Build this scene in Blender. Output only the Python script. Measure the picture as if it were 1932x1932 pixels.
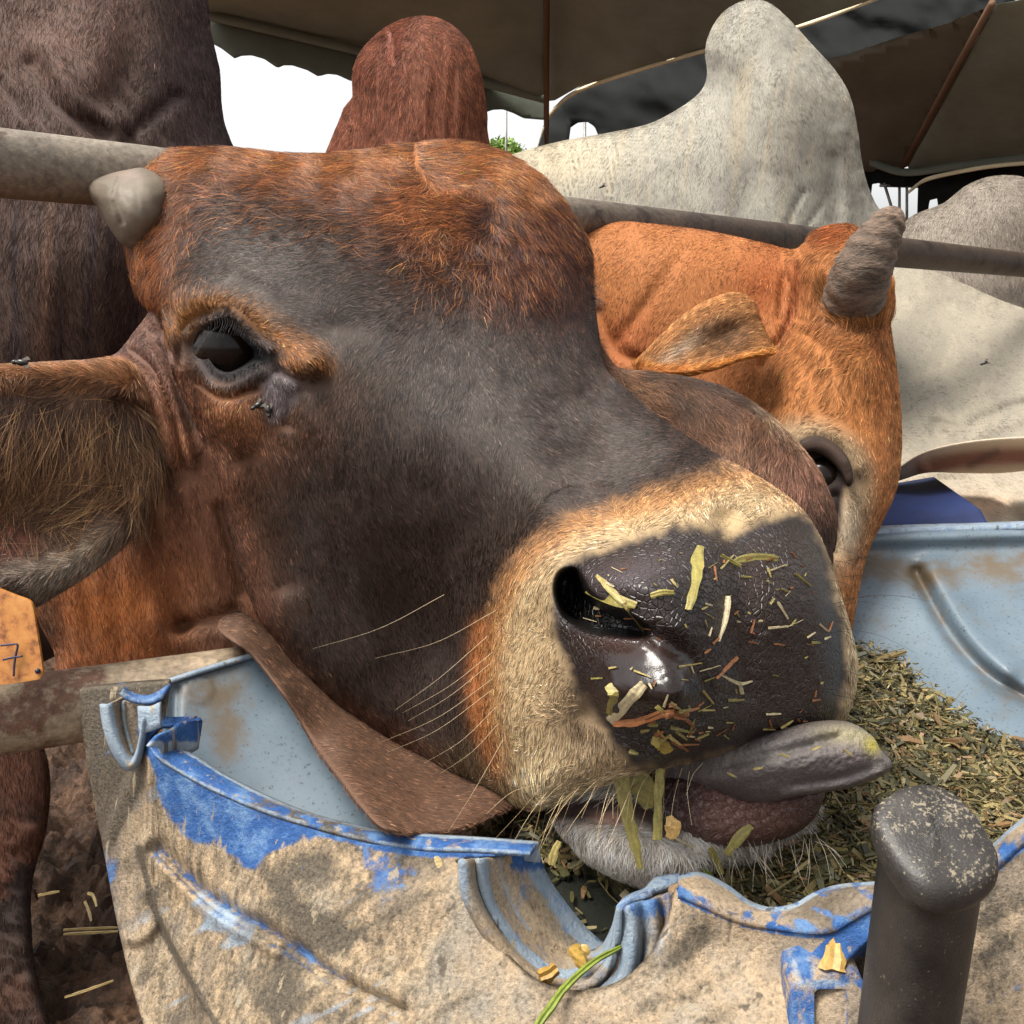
import bpy, math, random
import numpy as np
from mathutils import Vector, Matrix
rng = np.random.default_rng(7); random.seed(7)
S = bpy.context.scene
for o in list(bpy.data.objects): bpy.data.objects.remove(o)

# ------------------------------------------------------------------ camera, sky, sun, exposure
CAMZ, PITCH, F = 1.05, math.radians(13.0), 1673.0          # F: focal length in units of a 1932 px wide picture
cam = bpy.data.cameras.new('camera'); camo = bpy.data.objects.new('camera', cam); S.collection.objects.link(camo)
camo.location = (0, 0, CAMZ); camo.rotation_euler = (math.pi/2 - PITCH, 0, 0)
cam.sensor_width = 36; cam.lens = 36*F/1932; cam.clip_start = .02; cam.clip_end = 500
S.camera = camo
w = bpy.data.worlds.new('World'); S.world = w; w.use_nodes = True
nt = w.node_tree; bg = nt.nodes['Background']
sky = nt.nodes.new('ShaderNodeTexSky'); sky.sky_type = 'NISHITA'; sky.sun_disc = False
SUN_EL, SUN_AZ = math.radians(64), math.radians(-105)       # azimuth from +Y (view direction), clockwise positive
sky.sun_elevation = SUN_EL; sky.sun_rotation = SUN_AZ
sky.air_density = 1.0; sky.dust_density = 4.0; sky.ozone_density = .6
hs = nt.nodes.new('ShaderNodeHueSaturation'); hs.inputs['Saturation'].default_value = .06
nt.links.new(sky.outputs[0], hs.inputs['Color']); nt.links.new(hs.outputs[0], bg.inputs[0])
bg.inputs[1].default_value = .14
sl = bpy.data.lights.new('sun', 'SUN'); sl.energy = 2.6; sl.angle = math.radians(26); sl.color = (1, .93, .82)
so = bpy.data.objects.new('sun', sl); S.collection.objects.link(so)
_d = Vector((math.sin(SUN_AZ)*math.cos(SUN_EL), math.cos(SUN_AZ)*math.cos(SUN_EL), math.sin(SUN_EL)))
so.rotation_euler = _d.to_track_quat('Z', 'Y').to_euler(); so.location = _d*20
S.view_settings.view_transform = 'Standard'; S.view_settings.look = 'None'
S.view_settings.exposure = 1.0; S.view_settings.gamma = 1
S.cycles.max_bounces = 6; S.cycles.diffuse_bounces = 3; S.cycles.glossy_bounces = 3; S.cycles.transparent_max_bounces = 6
S.cycles_curves.shape = 'RIBBONS'

# ------------------------------------------------------------------ maths helpers
cp, sp = math.cos(PITCH), math.sin(PITCH)
def P(u, v, d):
    """point at real distance d (m) along the view axis, in world space"""
    u, v, d = np.broadcast_arrays(np.asarray(u, float), np.asarray(v, float), np.asarray(d, float))
    x = (u-966)/F*d; y = (966-v)/F*d
    return np.stack([x, d*cp + y*sp, CAMZ + y*cp - d*sp], -1)
def lin(h, k=1.0):
    h = h.lstrip('#'); c = np.array([int(h[i:i+2], 16)/255 for i in (0, 2, 4)])
    return np.where(c <= .04045, c/12.92, ((c+.055)/1.055)**2.4)*k
def sstep(x, a, b):
    t = np.clip((x-a)/(b-a), 0, 1); return t*t*(3-2*t)
def crom(pts, n=6, closed=True):
    """Catmull-Rom through points; a point given twice stays a corner"""
    p = np.array([q[:] for q in pts], float); N = len(p); out = []
    for i in range(N if closed else N-1):
        if closed: a, b, c, d = p[i-1], p[i], p[(i+1) % N], p[(i+2) % N]
        else: a, b, c, d = p[max(i-1, 0)], p[i], p[i+1], p[min(i+2, N-1)]
        if np.allclose(b, c): continue
        if np.allclose(a, b): a = 2*b-c
        if np.allclose(c, d): d = 2*c-b
        for k in range(n):
            t = k/n
            out.append(.5*((2*b)+(c-a)*t+(2*a-5*b+4*c-d)*t*t+(3*b-a-3*c+d)*t**3))
    if not closed: out.append(p[-1])
    return np.array(out)
def segdist(U, V, poly, closed):
    sh = U.shape; U = U.ravel(); V = V.ravel()
    a = poly[:, :2]; b = np.roll(a, -1, 0)
    if not closed: a, b = a[:-1], b[:-1]
    best = np.full(U.shape, 1e9); nx = np.zeros_like(best); ny = np.zeros_like(best); par = np.zeros_like(best)
    for i in range(len(a)):
        e = b[i]-a[i]; L2 = e@e
        if L2 < 1e-9: continue
        t = np.clip(((U-a[i, 0])*e[0]+(V-a[i, 1])*e[1])/L2, 0, 1)
        qx = a[i, 0]+t*e[0]; qy = a[i, 1]+t*e[1]
        D = (U-qx)**2+(V-qy)**2; m = D < best
        best = np.where(m, D, best); nx = np.where(m, qx, nx); ny = np.where(m, qy, ny); par = np.where(m, i+t, par)
    return np.sqrt(best).reshape(sh), nx.reshape(sh), ny.reshape(sh), (par/len(a)).reshape(sh)
def inside(U, V, poly):
    r = np.zeros(U.shape, bool); n = len(poly)
    for i in range(n):
        x1, y1 = poly[i, :2]; x2, y2 = poly[(i+1) % n, :2]
        if y1 == y2: continue
        r ^= ((y1 > V) != (y2 > V)) & (U < (x2-x1)*(V-y1)/(y2-y1)+x1)
    return r
def sd(U, V, pts, smooth=True):
    """signed distance to a closed outline, inside positive"""
    poly = crom(pts, 5) if smooth else np.array(pts, float)
    D = segdist(U, V, poly, True)[0]
    return np.where(inside(U, V, poly), D, -D)
def ld(U, V, pts):
    return segdist(U, V, crom(pts, 4, False), False)[0]
def ga(U, V, u, v, r, r2=None, a=0.):
    r2 = r2 or r; ca, sa = math.cos(math.radians(a)), math.sin(math.radians(a))
    x = (U-u)*ca+(V-v)*sa; y = -(U-u)*sa+(V-v)*ca
    return np.exp(-((x/r)**2+(y/r2)**2))
def ln(U, V, pts, w): return np.exp(-(ld(U, V, pts)/w)**2)
_T = rng.random((257, 257)); _T[-1] = _T[0]; _T[:, -1] = _T[:, 0]
def vn(U, V, s, a=0., sy=None):
    sy = sy or s; ca, sa = math.cos(math.radians(a)), math.sin(math.radians(a))
    x = ((U*ca+V*sa)/s+97.3) % 256; y = ((-U*sa+V*ca)/sy+31.7) % 256
    i = np.floor(x).astype(int); j = np.floor(y).astype(int); fx = x-i; fy = y-j
    fx = fx*fx*(3-2*fx); fy = fy*fy*(3-2*fy)
    return (_T[j, i]*(1-fx)+_T[j, i+1]*fx)*(1-fy)+(_T[j+1, i]*(1-fx)+_T[j+1, i+1]*fx)*fy
def fbm(U, V, s, a=0., sy=None):
    sy = sy or s
    return (vn(U, V, s, a, sy)*.5+vn(U+500, V, s/2, a, sy/2)*.3+vn(U, V+900, s/4, a, sy/4)*.2)
def tps(ctrl):
    c = np.array(ctrl, float); n = len(c)
    if n < 4:
        A = np.c_[c[:, :2], np.ones(n)]; s = np.linalg.lstsq(A, c[:, 2], rcond=None)[0]
        return lambda U, V: s[0]*U+s[1]*V+s[2]
    X = c[:, :2]/1000
    r = np.linalg.norm(X[:, None]-X[None], axis=2); K = np.where(r > 0, r*r*np.log(r+1e-12), 0)+np.eye(n)*2e-3
    Pm = np.c_[np.ones(n), X]; A = np.zeros((n+3, n+3)); A[:n, :n] = K; A[:n, n:] = Pm; A[n:, :n] = Pm.T
    s = np.linalg.solve(A, np.r_[c[:, 2], 0, 0, 0])
    def f(U, V):
        sh = U.shape; u = U.ravel()/1000; v = V.ravel()/1000; o = s[n]+s[n+1]*u+s[n+2]*v
        for i in range(n):
            q = (u-X[i, 0])**2+(v-X[i, 1])**2; o = o+s[i]*.5*q*np.log(q+1e-12)
        return o.reshape(sh)
    return f
def desat(c, s):
    return c*s+(c@np.array([.3, .55, .15]))[..., None]*(1-s)
def paint(U, V, base, layers):
    """coat colours: layers of (weight array 0..1, colour)"""
    C = np.broadcast_to(np.asarray(base, float), U.shape+(3,)).copy()
    for wgt, col in layers:
        C += np.clip(wgt, 0, 1)[..., None]*(np.asarray(col)-C)
    return C

# ------------------------------------------------------------------ object helpers
def setp(o, label=None, cat=None, group=None, kind=None):
    if label: o['label'] = label
    if cat: o['category'] = cat
    if group: o['group'] = group
    if kind: o['kind'] = kind
    return o
def empty(name, loc, label=None, cat=None, group=None):
    o = bpy.data.objects.new(name, None); S.collection.objects.link(o); o.location = loc; o.empty_display_size = .05
    return setp(o, label, cat, group)
def link(name, data, parent=None):
    o = bpy.data.objects.new(name, data); S.collection.objects.link(o)
    if parent is not None:
        o.parent = parent
        bpy.context.view_layer.update()
        o.matrix_parent_inverse = parent.matrix_world.inverted()
    return o
def rebase(o, loc=None):
    """move a mesh object's origin to its own place"""
    me = o.data; n = len(me.vertices); co = np.empty(n*3); me.vertices.foreach_get('co', co); co = co.reshape(-1, 3)
    c = co.mean(0) if loc is None else np.array(loc); co -= c; me.vertices.foreach_set('co', co.ravel()); me.update()
    o.location = Vector(c)+o.location
    return o
def mesh(name, verts, faces, mat, parent=None, col=None, attrs=None, smooth=True, solid=0., bevel=0.):
    me = bpy.data.meshes.new(name)
    me.from_pydata([tuple(p) for p in np.asarray(verts, float)], [], [tuple(int(i) for i in f) for f in faces])
    if smooth: me.polygons.foreach_set('use_smooth', np.ones(len(me.polygons), bool))
    if col is not None:
        a = me.attributes.new('Col', 'FLOAT_COLOR', 'POINT')
        a.data.foreach_set('color', np.c_[col, np.ones(len(col))].astype(np.float32).ravel())
    for k, vv in (attrs or {}).items():
        a = me.attributes.new(k, 'FLOAT', 'POINT'); a.data.foreach_set('value', np.asarray(vv, np.float32).ravel())
    me.materials.append(mat); me.validate(); me.update()
    o = link(name, me, parent)
    if solid:
        m = o.modifiers.new('thickness', 'SOLIDIFY'); m.thickness = solid; m.offset = 0
    if bevel:
        m = o.modifiers.new('bevel', 'BEVEL'); m.width = bevel; m.segments = 2; m.limit_method = 'ANGLE'
    return o

class Piece: pass
def relief(outline, ctrl, T=.05, R=80, step=7., disp=None, col=None, attrs=None, back=None, smooth=8, raw=False, flat=False, thick=None, tdir=None):
    """closed solid with the outline's shape, real depth and thickness. ctrl = (u,v,distance) control points of its skin"""
    poly = np.array(outline, float) if raw else crom(outline, 6)
    lo = poly.min(0)-step*2; hi = poly.max(0)+step*2
    nu = int((hi[0]-lo[0])/step)+1; nv = int((hi[1]-lo[1])/step)+1
    U, V = np.meshgrid(lo[0]+np.arange(nu)*step, lo[1]+np.arange(nv)*step)
    D, NX, NY, _ = segdist(U, V, poly, True); ins = inside(U, V, poly); SD = np.where(ins, D, -D)
    ok = SD > -.45*step
    cell = ok[:-1, :-1] & ok[1:, :-1] & ok[:-1, 1:] & ok[1:, 1:]
    used = np.zeros_like(ok); cnt = np.zeros(ok.shape, int)
    for a in (0, 1):
        for b in (0, 1): cnt[a:a+cell.shape[0], b:b+cell.shape[1]] += cell
    used = cnt > 0; bnd = used & (cnt < 4)
    U = np.where(bnd, NX, U); V = np.where(bnd, NY, V)
    e = np.where(bnd, 0, np.maximum(SD, 0))
    if not flat:
        th = np.clip(e/R, 0, 1); h = np.sin(th*math.pi/2)
        for _i in range(smooth):                       # soften the ridge lines of the inflated form
            hp = np.pad(h, 1, mode='edge'); av = (hp[:-2, 1:-1]+hp[2:, 1:-1]+hp[1:-1, :-2]+hp[1:-1, 2:])/4
            h = np.where(used & ~bnd & (th > .45), av, h)
        e2 = np.where(e < R, R*(1-np.cos(th*math.pi/2)), e)
        k = np.where((e > 0) & (D > 0), (D-e2)/np.maximum(D, 1e-6), 0); k = np.where(e < R, k, 0)
        U = U+(NX-U)*k*used; V = V+(NY-V)*k*used
    else: h = np.ones_like(U)
    f = tps(ctrl)
    idx = np.full(ok.shape, -1); ii = np.where(used); idx[ii] = np.arange(len(ii[0]))
    u = U[ii]; v = V[ii]; hh = h[ii]; b = bnd[ii]
    base = f(u, v)
    dd = disp(u, v) if disp is not None else 0.
    p = Piece(); p.u, p.v = u, v
    jj = np.argwhere(cell)
    q = np.stack([idx[jj[:, 0], jj[:, 1]], idx[jj[:, 0]+1, jj[:, 1]], idx[jj[:, 0]+1, jj[:, 1]+1], idx[jj[:, 0], jj[:, 1]+1]], 1)
    if flat:
        front = P(u, v, base+dd)
        td = np.array(tdir if tdir is not None else (0, 1, 0), float)
        bk = front+td*thick
    else:
        front = P(u, v, base+T*(1-hh)+dd*np.clip(hh*1.5, 0, 1))
        bk = P(u, v, base+T+(back if back is not None else T)*hh)
    n = len(u); rim = []
    # boundary edges, for the side wall
    ed = {}
    for f4 in q:
        for k in range(4):
            a, c = int(f4[k]), int(f4[(k+1) % 4])
            if (c, a) in ed: del ed[(c, a)]
            else: ed[(a, c)] = 1
    if flat:
        side = [(c, a, a+n, c+n) for a, c in ed]; bq = q[:, ::-1]+n; verts = np.r_[front, bk]
    else:                                               # share rim vertices between front and back
        remap = np.where(b, np.arange(n), -1); nb = (~b).sum(); remap[~b] = n+np.arange(nb)
        side = []; bq = remap[q[:, ::-1]]; verts = np.r_[front, bk[~b]]
    p.q = q; p.front = front; p.verts = verts; p.faces = [tuple(x) for x in q]+[tuple(x) for x in bq]+side
    c = col(u, v) if col is not None else np.full((n, 3), .5)
    p.col = c; p.vcol = np.r_[c, c if flat else c[~b]]
    p.attr = {}
    for k, fn in (attrs or {}).items():
        a = fn(u, v); p.attr[k] = np.r_[a, a if flat else a[~b]]
    return p
def build(name, pieces, mat, parent=None, **kw):
    """one mesh object out of one or more pieces"""
    if not isinstance(pieces, list): pieces = [pieces]
    vs, fs, cs, off = [], [], [], 0; at = {}
    keys = set(k for p in pieces for k in p.attr)
    for p in pieces:
        vs.append(p.verts); cs.append(p.vcol); fs += [tuple(int(i)+off for i in f) for f in p.faces]; off += len(p.verts)
        for k in keys: at.setdefault(k, []).append(p.attr.get(k, np.zeros(len(p.verts))))
    return mesh(name, np.concatenate(vs), fs, mat, parent, np.concatenate(cs), {k: np.concatenate(x) for k, x in at.items()}, **kw)

def field(guides):
    g = np.array(guides, float); d = g[:, 2:4]/np.linalg.norm(g[:, 2:4], axis=1)[:, None]
    def f(u, v):
        W = 1/(((u[:, None]-g[None, :, 0])**2+(v[:, None]-g[None, :, 1])**2)+300)**1.5
        o = W@d; return o/np.maximum(np.linalg.norm(o, axis=1), 1e-6)[:, None]
    return f
cam_x = np.array([1, 0, 0.]); cam_y = np.array([0, sp, cp])
def fur(name, piece, n, guides, length, color, parent, mat, mask=None, lift=.25, rad=.00012, jit=.25, npt=4, clump=0., dark=.5, var=.55):
    """short coat: real hair strands rooted in the skin"""
    q = piece.q; fr = piece.front
    tri = np.r_[q[:, [0, 1, 2]], q[:, [0, 2, 3]]]
    A, B, C = fr[tri[:, 0]], fr[tri[:, 1]], fr[tri[:, 2]]
    N = np.cross(B-A, C-A); ar = np.linalg.norm(N, axis=1)
    cu = piece.u[tri].mean(1); cv = piece.v[tri].mean(1)
    wt = ar.copy()
    if mask is not None: wt = wt*np.clip(mask(cu, cv), 0, 1)
    vis = (cu > -120) & (cu < 2050) & (cv > -120) & (cv < 2050); wt = wt*vis
    if wt.sum() <= 0: return None
    t = rng.choice(len(tri), n, p=wt/wt.sum())
    r1 = np.sqrt(rng.random(n)); r2 = rng.random(n); wb = np.stack([1-r1, r1*(1-r2), r1*r2], 1)
    pos = (fr[tri[t]]*wb[..., None]).sum(1); u = (piece.u[tri[t]]*wb).sum(1); v = (piece.v[tri[t]]*wb).sum(1)
    # smooth vertex normals, oriented to the outside (towards the camera side)
    vnrm = np.zeros_like(fr)
    for k in range(3): np.add.at(vnrm, tri[:, k], N)
    nn = (vnrm[tri[t]]*wb[..., None]).sum(1); nn /= np.maximum(np.linalg.norm(nn, axis=1), 1e-12)[:, None]
    camp = np.array([0, 0, CAMZ]); s = np.sign(((camp-pos)*nn).sum(1)); s[s == 0] = 1
    nn *= (np.median(s) if abs(s.mean()) > .5 else s[:, None] if s.ndim else 1)
    dr = field(guides)(u, v)
    ang = rng.normal(0, jit, n)+(vn(u, v, 38)-.5)*clump*2.2+(vn(u, v, 15)-.5)*clump*1.6
    ca, sa = np.cos(ang), np.sin(ang)
    du = dr[:, 0]*ca-dr[:, 1]*sa; dv = dr[:, 0]*sa+dr[:, 1]*ca
    D = du[:, None]*cam_x-dv[:, None]*cam_y
    D -= (D*nn).sum(1)[:, None]*nn; D /= np.maximum(np.linalg.norm(D, axis=1), 1e-9)[:, None]
    L = length(u, v)*rng.uniform(.6, 1.25, n)
    ts = np.linspace(0, 1, npt)
    side = np.cross(D, nn); bend = rng.normal(0, .12, n)
    pts = pos[:, None]+L[:, None, None]*(D[:, None]*ts[None, :, None]+nn[:, None]*(lift*(ts-.45*ts*ts))[None, :, None]
          +side[:, None]*(bend[:, None]*ts[None]**2)[..., None])
    pts -= nn[:, None]*.0002
    c0 = color(u, v)
    k = np.exp(rng.normal(-.08, var, n))*(.55+.9*vn(u, v, 9))
    c0 = c0*k[:, None]
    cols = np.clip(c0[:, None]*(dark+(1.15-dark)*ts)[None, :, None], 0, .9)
    hc = bpy.data.hair_curves.new(name); hc.add_curves([npt]*n)
    hc.attributes['position'].data.foreach_set('vector', pts.astype(np.float32).ravel())
    ra = hc.attributes.get('radius') or hc.attributes.new('radius', 'FLOAT', 'POINT')
    rr = (rad*np.array([1., 1., .8, .25] if npt == 4 else np.linspace(1, .2, npt)))[None]*rng.uniform(.7, 1.3, n)[:, None]
    ra.data.foreach_set('value', rr.astype(np.float32).ravel())
    a = hc.attributes.new('Col', 'FLOAT_COLOR', 'POINT')
    a.data.foreach_set('color', np.concatenate([cols, np.ones(cols.shape[:2]+(1,))], 2).astype(np.float32).ravel())
    hc.materials.append(mat)
    return link(name, hc, parent)
def strands(name, curves, rads, cols, mat, parent, npt=10):
    """single long hairs given as (u,v,d) polylines"""
    n = len(curves); pts = np.zeros((n, npt, 3))
    for i, c in enumerate(curves):
        c = crom(c, 8, False) if len(c) > 2 else np.array(c, float)
        t = np.linspace(0, len(c)-1, npt); c = np.stack([np.interp(t, np.arange(len(c)), c[:, k]) for k in range(3)], 1)
        pts[i] = P(c[:, 0], c[:, 1], c[:, 2])
    hc = bpy.data.hair_curves.new(name); hc.add_curves([npt]*n)
    hc.attributes['position'].data.foreach_set('vector', pts.astype(np.float32).ravel())
    ra = hc.attributes.get('radius') or hc.attributes.new('radius', 'FLOAT', 'POINT')
    rr = np.asarray(rads, float)[:, None]*np.linspace(1, .3, npt)[None]
    ra.data.foreach_set('value', rr.astype(np.float32).ravel())
    a = hc.attributes.new('Col', 'FLOAT_COLOR', 'POINT')
    cc = np.repeat(np.asarray(cols, float)[:, None], npt, 1)
    a.data.foreach_set('color', np.concatenate([cc, np.ones(cc.shape[:2]+(1,))], 2).astype(np.float32).ravel())
    hc.materials.append(mat)
    return link(name, hc, parent)
def loft(rows, nsub=8, ncross=4):
    """surface through polylines of (u,v,d[,w]) with the same number of points"""
    R = [crom(r, nsub, False) for r in rows]; R = np.array(R)          # rows x m x 3
    A = crom(R.reshape(len(R), -1), ncross, False).reshape(-1, R.shape[1], R.shape[2]) if len(R) > 1 else R
    m, k = A.shape[0], A.shape[1]
    W = P(A[..., 0], A[..., 1], A[..., 2]).reshape(-1, 3)
    F_ = [(i*k+j, i*k+j+1, (i+1)*k+j+1, (i+1)*k+j) for i in range(m-1) for j in range(k-1)]
    return W, F_, A.reshape(-1, A.shape[2])
def tube(pts, rads, ns=16, cap=True):
    """tube through WORLD points"""
    p = np.array(pts, float); n = len(p); r = np.broadcast_to(rads, (n,)); V_ = []; F_ = []
    up = np.array([0, 0, 1.]) if abs((p[-1]-p[0])[2]) < .8*np.linalg.norm(p[-1]-p[0]) else np.array([1., 0, 0])
    for i in range(n):
        t = p[min(i+1, n-1)]-p[max(i-1, 0)]; t /= np.linalg.norm(t)
        a = np.cross(t, up); a /= np.linalg.norm(a); b = np.cross(a, t)
        for k in range(ns):
            w_ = 2*math.pi*k/ns; V_.append(p[i]+r[i]*(math.cos(w_)*a+math.sin(w_)*b))
    for i in range(n-1):
        for k in range(ns): F_.append((i*ns+k, i*ns+(k+1) % ns, (i+1)*ns+(k+1) % ns, (i+1)*ns+k))
    if cap: F_ += [tuple(range(ns))[::-1], tuple((n-1)*ns+k for k in range(ns))]
    return np.array(V_), F_

# ------------------------------------------------------------------ materials
def mat(name):
    m = bpy.data.materials.new(name); m.use_nodes = True; n = m.node_tree.nodes; l = m.node_tree.links
    return m, n, l, n['Principled BSDF']
def noise_node(n, l, scale, detail=4, rough=.6, stretch=None, rot=None, coord='Object'):
    tc = n.new('ShaderNodeTexCoord'); mp = n.new('ShaderNodeMapping'); l.new(tc.outputs[coord], mp.inputs[0])
    if stretch: mp.inputs['Scale'].default_value = stretch
    if rot: mp.inputs['Rotation'].default_value = rot
    t = n.new('ShaderNodeTexNoise'); t.inputs['Scale'].default_value = scale; t.inputs['Detail'].default_value = detail
    t.inputs['Roughness'].default_value = rough; l.new(mp.outputs[0], t.inputs['Vector']); return t
def ramp(n, l, src, stops):
    r = n.new('ShaderNodeValToRGB'); l.new(src, r.inputs[0]); e = r.color_ramp.elements
    while len(e) > 1: e.remove(e[-1])
    for i, (p_, c_) in enumerate(stops):
        x = e[0] if i == 0 else e.new(p_)
        x.position = p_; x.color = (*c_, 1) if len(c_) == 3 else c_
    return r
def mixc(n, l, fac, a, b, mode='MIX'):
    m = n.new('ShaderNodeMix'); m.data_type = 'RGBA'; m.blend_type = mode
    for s, x in ((0, fac), (6, a), (7, b)):
        if hasattr(x, 'links'): l.new(x, m.inputs[s])
        elif s == 0: m.inputs[0].default_value = x
        else: m.inputs[s].default_value = (*x, 1)
    return m.outputs[2]
def bump(n, l, b, h, strength=.3, dist=.001, prev=None):
    bn = n.new('ShaderNodeBump'); bn.inputs['Strength'].default_value = strength; bn.inputs['Distance'].default_value = dist
    l.new(h, bn.inputs['Height'])
    if prev is not None: l.new(prev, bn.inputs['Normal'])
    l.new(bn.outputs[0], b.inputs['Normal']); return bn.outputs[0]
def attr(n, name):
    a = n.new('ShaderNodeAttribute'); a.attribute_name = name; return a
def simple(name, col, rough=.6, var=.25, scale=60, bs=.2, bd=.0006, metal=0., detail=6):
    m, n, l, b = mat(name)
    t = noise_node(n, l, scale, detail); c = lin(col) if isinstance(col, str) else np.array(col)
    r = ramp(n, l, t.outputs[0], [(.3, tuple(c*(1-var))), (.7, tuple(np.clip(c*(1+var), 0, 1)))])
    l.new(r.outputs[0], b.inputs['Base Color']); b.inputs['Roughness'].default_value = rough; b.inputs['Metallic'].default_value = metal
    bump(n, l, b, t.outputs[0], bs, bd); return m
def coat(name, rough=.75, scale=400, stretch=(1, 1, 1), bs=.5, bd=.0008, var=.35, sheen=.0, rot=None):
    """coat colour comes with the mesh; fine hair grain from stretched noise"""
    m, n, l, b = mat(name); a = attr(n, 'Col')
    t = noise_node(n, l, scale, 5, .65, stretch, rot); r = ramp(n, l, t.outputs[0], [(.3, (1-var,)*3), (.7, (1+var,)*3)])
    l.new(mixc(n, l, 1., a.outputs[0], r.outputs[0], 'MULTIPLY'), b.inputs['Base Color'])
    b.inputs['Roughness'].default_value = rough; b.inputs['Specular IOR Level'].default_value = .25
    if sheen: b.inputs['Sheen Weight'].default_value = sheen
    bump(n, l, b, t.outputs[0], bs, bd); return m
def hairmat(name, rough=.45, spec=.35):
    m, n, l, b = mat(name); a = attr(n, 'Col'); l.new(a.outputs[0], b.inputs['Base Color'])
    b.inputs['Roughness'].default_value = rough; b.inputs['Specular IOR Level'].default_value = spec; return m
M_SKIN = coat('short_coat_skin', scale=900, bs=.4, bd=.0006)
M_HAIR = hairmat('hair_strand', .40, .38)
M_HAIRD = hairmat('dull_hair_strand', .7, .15)
# ================================================================== SETTING
g = 60
gm, n, l, b = mat('trodden_mud')
t1 = noise_node(n, l, 9, 8, .7); t2 = noise_node(n, l, 90, 8, .8)
r = ramp(n, l, t1.outputs[0], [(.35, tuple(lin('#38261a'))), (.6, tuple(lin('#6c4e38'))), (.8, tuple(lin('#8c6d50')))])
r2 = ramp(n, l, t2.outputs[0], [(.36, (.35,)*3), (.62, (1.35,)*3)])
l.new(mixc(n, l, 1., r.outputs[0], r2.outputs[0], 'MULTIPLY'), b.inputs['Base Color']); b.inputs['Roughness'].default_value = .8
pv = bump(n, l, b, t1.outputs[0], .9, .05); bump(n, l, b, t2.outputs[0], .8, .01, pv)
# near ground is a real clod-covered surface, set in the middle of the large sheet
xs = np.r_[np.linspace(-60, -3, 12), np.linspace(-2.4, .4, 330), np.linspace(.7, 60, 14)]
ys = np.r_[np.linspace(-20, 0, 6), np.linspace(.05, 2.9, 340), np.linspace(3.4, 120, 20)]
X, Y = np.meshgrid(xs, ys)
near = sstep(X, -2.4, -2.2)*(1-sstep(X, .2, .4))*sstep(Y, .05, .2)*(1-sstep(Y, 2.6, 2.9))
Z = near*((fbm(X*1000, Y*1000, 260)-.5)*.08+(fbm(X*1000+7e3, Y*1000, 70)-.5)*.10+np.abs(fbm(X*1000, Y*1000+5e3, 34)-.5)*.11)
k = X.shape[1]
mesh('ground', np.stack([X, Y, Z], -1).reshape(-1, 3), [(i*k+j, i*k+j+1, (i+1)*k+j+1, (i+1)*k+j) for i in range(X.shape[0]-1) for j in range(k-1)], gm)
setp(bpy.data.objects['ground'], kind='structure')

# ------------------------------------------------------------------ tents behind
def canvas(name, col, k=1.):
    m, n, l, b = mat(name); t = noise_node(n, l, 3, 8, .7); c = lin(col)*k
    r = ramp(n, l, t.outputs[0], [(.3, tuple(c*.8)), (.7, tuple(c*1.15))]); l.new(r.outputs[0], b.inputs['Base Color'])
    b.inputs['Roughness'].default_value = .85; b.inputs['Specular IOR Level'].default_value = .1
    bump(n, l, b, t.outputs[0], .3, .02); return m
M_OLIVE = canvas('dirty_olive_canvas', '#82857a', 1.0); M_BROWN = canvas('brown_stained_canvas', '#6b675c'); M_VAL = canvas('grey_valance_canvas', '#70756a')
M_BLACK = canvas('black_shade_cloth', '#1b1d1d'); M_TRIM = canvas('pale_hem_canvas', '#e6d8b6'); M_STEEL = simple('dull_steel', '#8b8a86', .5, metal=.4)
M_RUSTSEAM = canvas('rusty_seam', '#6a5140')
def sheet(name, pts, dep, m, parent, th=.012, step=14, disp=None, raw=True):
    p = relief(pts, dep, step=step, flat=True, thick=th, raw=raw, disp=disp)
    return build(name, p, m, parent)
def strip(name, pts, width, m, parent, th=.01):
    """pts (u,v,d) line, width in px: a cloth band with thickness"""
    a = [(u, v-width/2, d) for u, v, d in pts]; c = [(u, v+width/2, d) for u, v, d in pts]
    W, F_, _ = loft([a, c], 6, 2); return mesh(name, W, F_, m, parent, solid=th)
T = empty('marquee_tent', P(1032, 227, 5.0), 'olive canvas marquee with a scalloped hem, roof seam above the red hump', 'tent')
dA = [(400, 25, 4.4), (1032, 190, 5.2), (380, -150, 3.2), (1032, -150, 3.6)]
dB = [(1032, 190, 5.2), (1640, 0, 3.4), (1032, -150, 3.6), (1700, -150, 2.9)]
sheet('roof_panel', [(360, -160), (1028, -160), (1028, 186), (907, 152), (680, 92), (400, 25), (360, 16)], dA, M_OLIVE, T, disp=lambda u, v: (fbm(u, v, 160)-.5)*.12)
sheet('roof_panel', [(1034, -160), (1800, -160), (1700, -30), (1640, 0), (1500, 48), (1340, 88), (1200, 130), (1090, 164), (1034, 196)], dB, M_OLIVE, T, disp=lambda u, v: (fbm(u, v, 160)-.5)*.12)
sheet('valance', [(360, 16), (400, 27), (680, 94), (907, 154), (1028, 188), (1034, 222), (1025, 226), (988, 223), (968, 213), (948, 206), (930, 207), (918, 211), (860, 195), (790, 178), (720, 170), (690, 155), (660, 152), (636, 141), (618, 139), (600, 144), (579, 132), (551, 123), (535, 123), (523, 128), (498, 111), (474, 104), (455, 105), (442, 110), (417, 91), (360, 60)],
      [(u, v, d+.02) for u, v, d in [(400, 25, 4.4), (1032, 190, 5.2), (400, 120, 4.38)]], M_VAL, T, th=.006, step=5)
strip('eave_band', [(360, 20, 4.36), (397, 30, 4.38), (679, 96, 4.73), (907, 154, 5.0), (1028, 186, 5.15)], 18, M_OLIVE, T)
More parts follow.
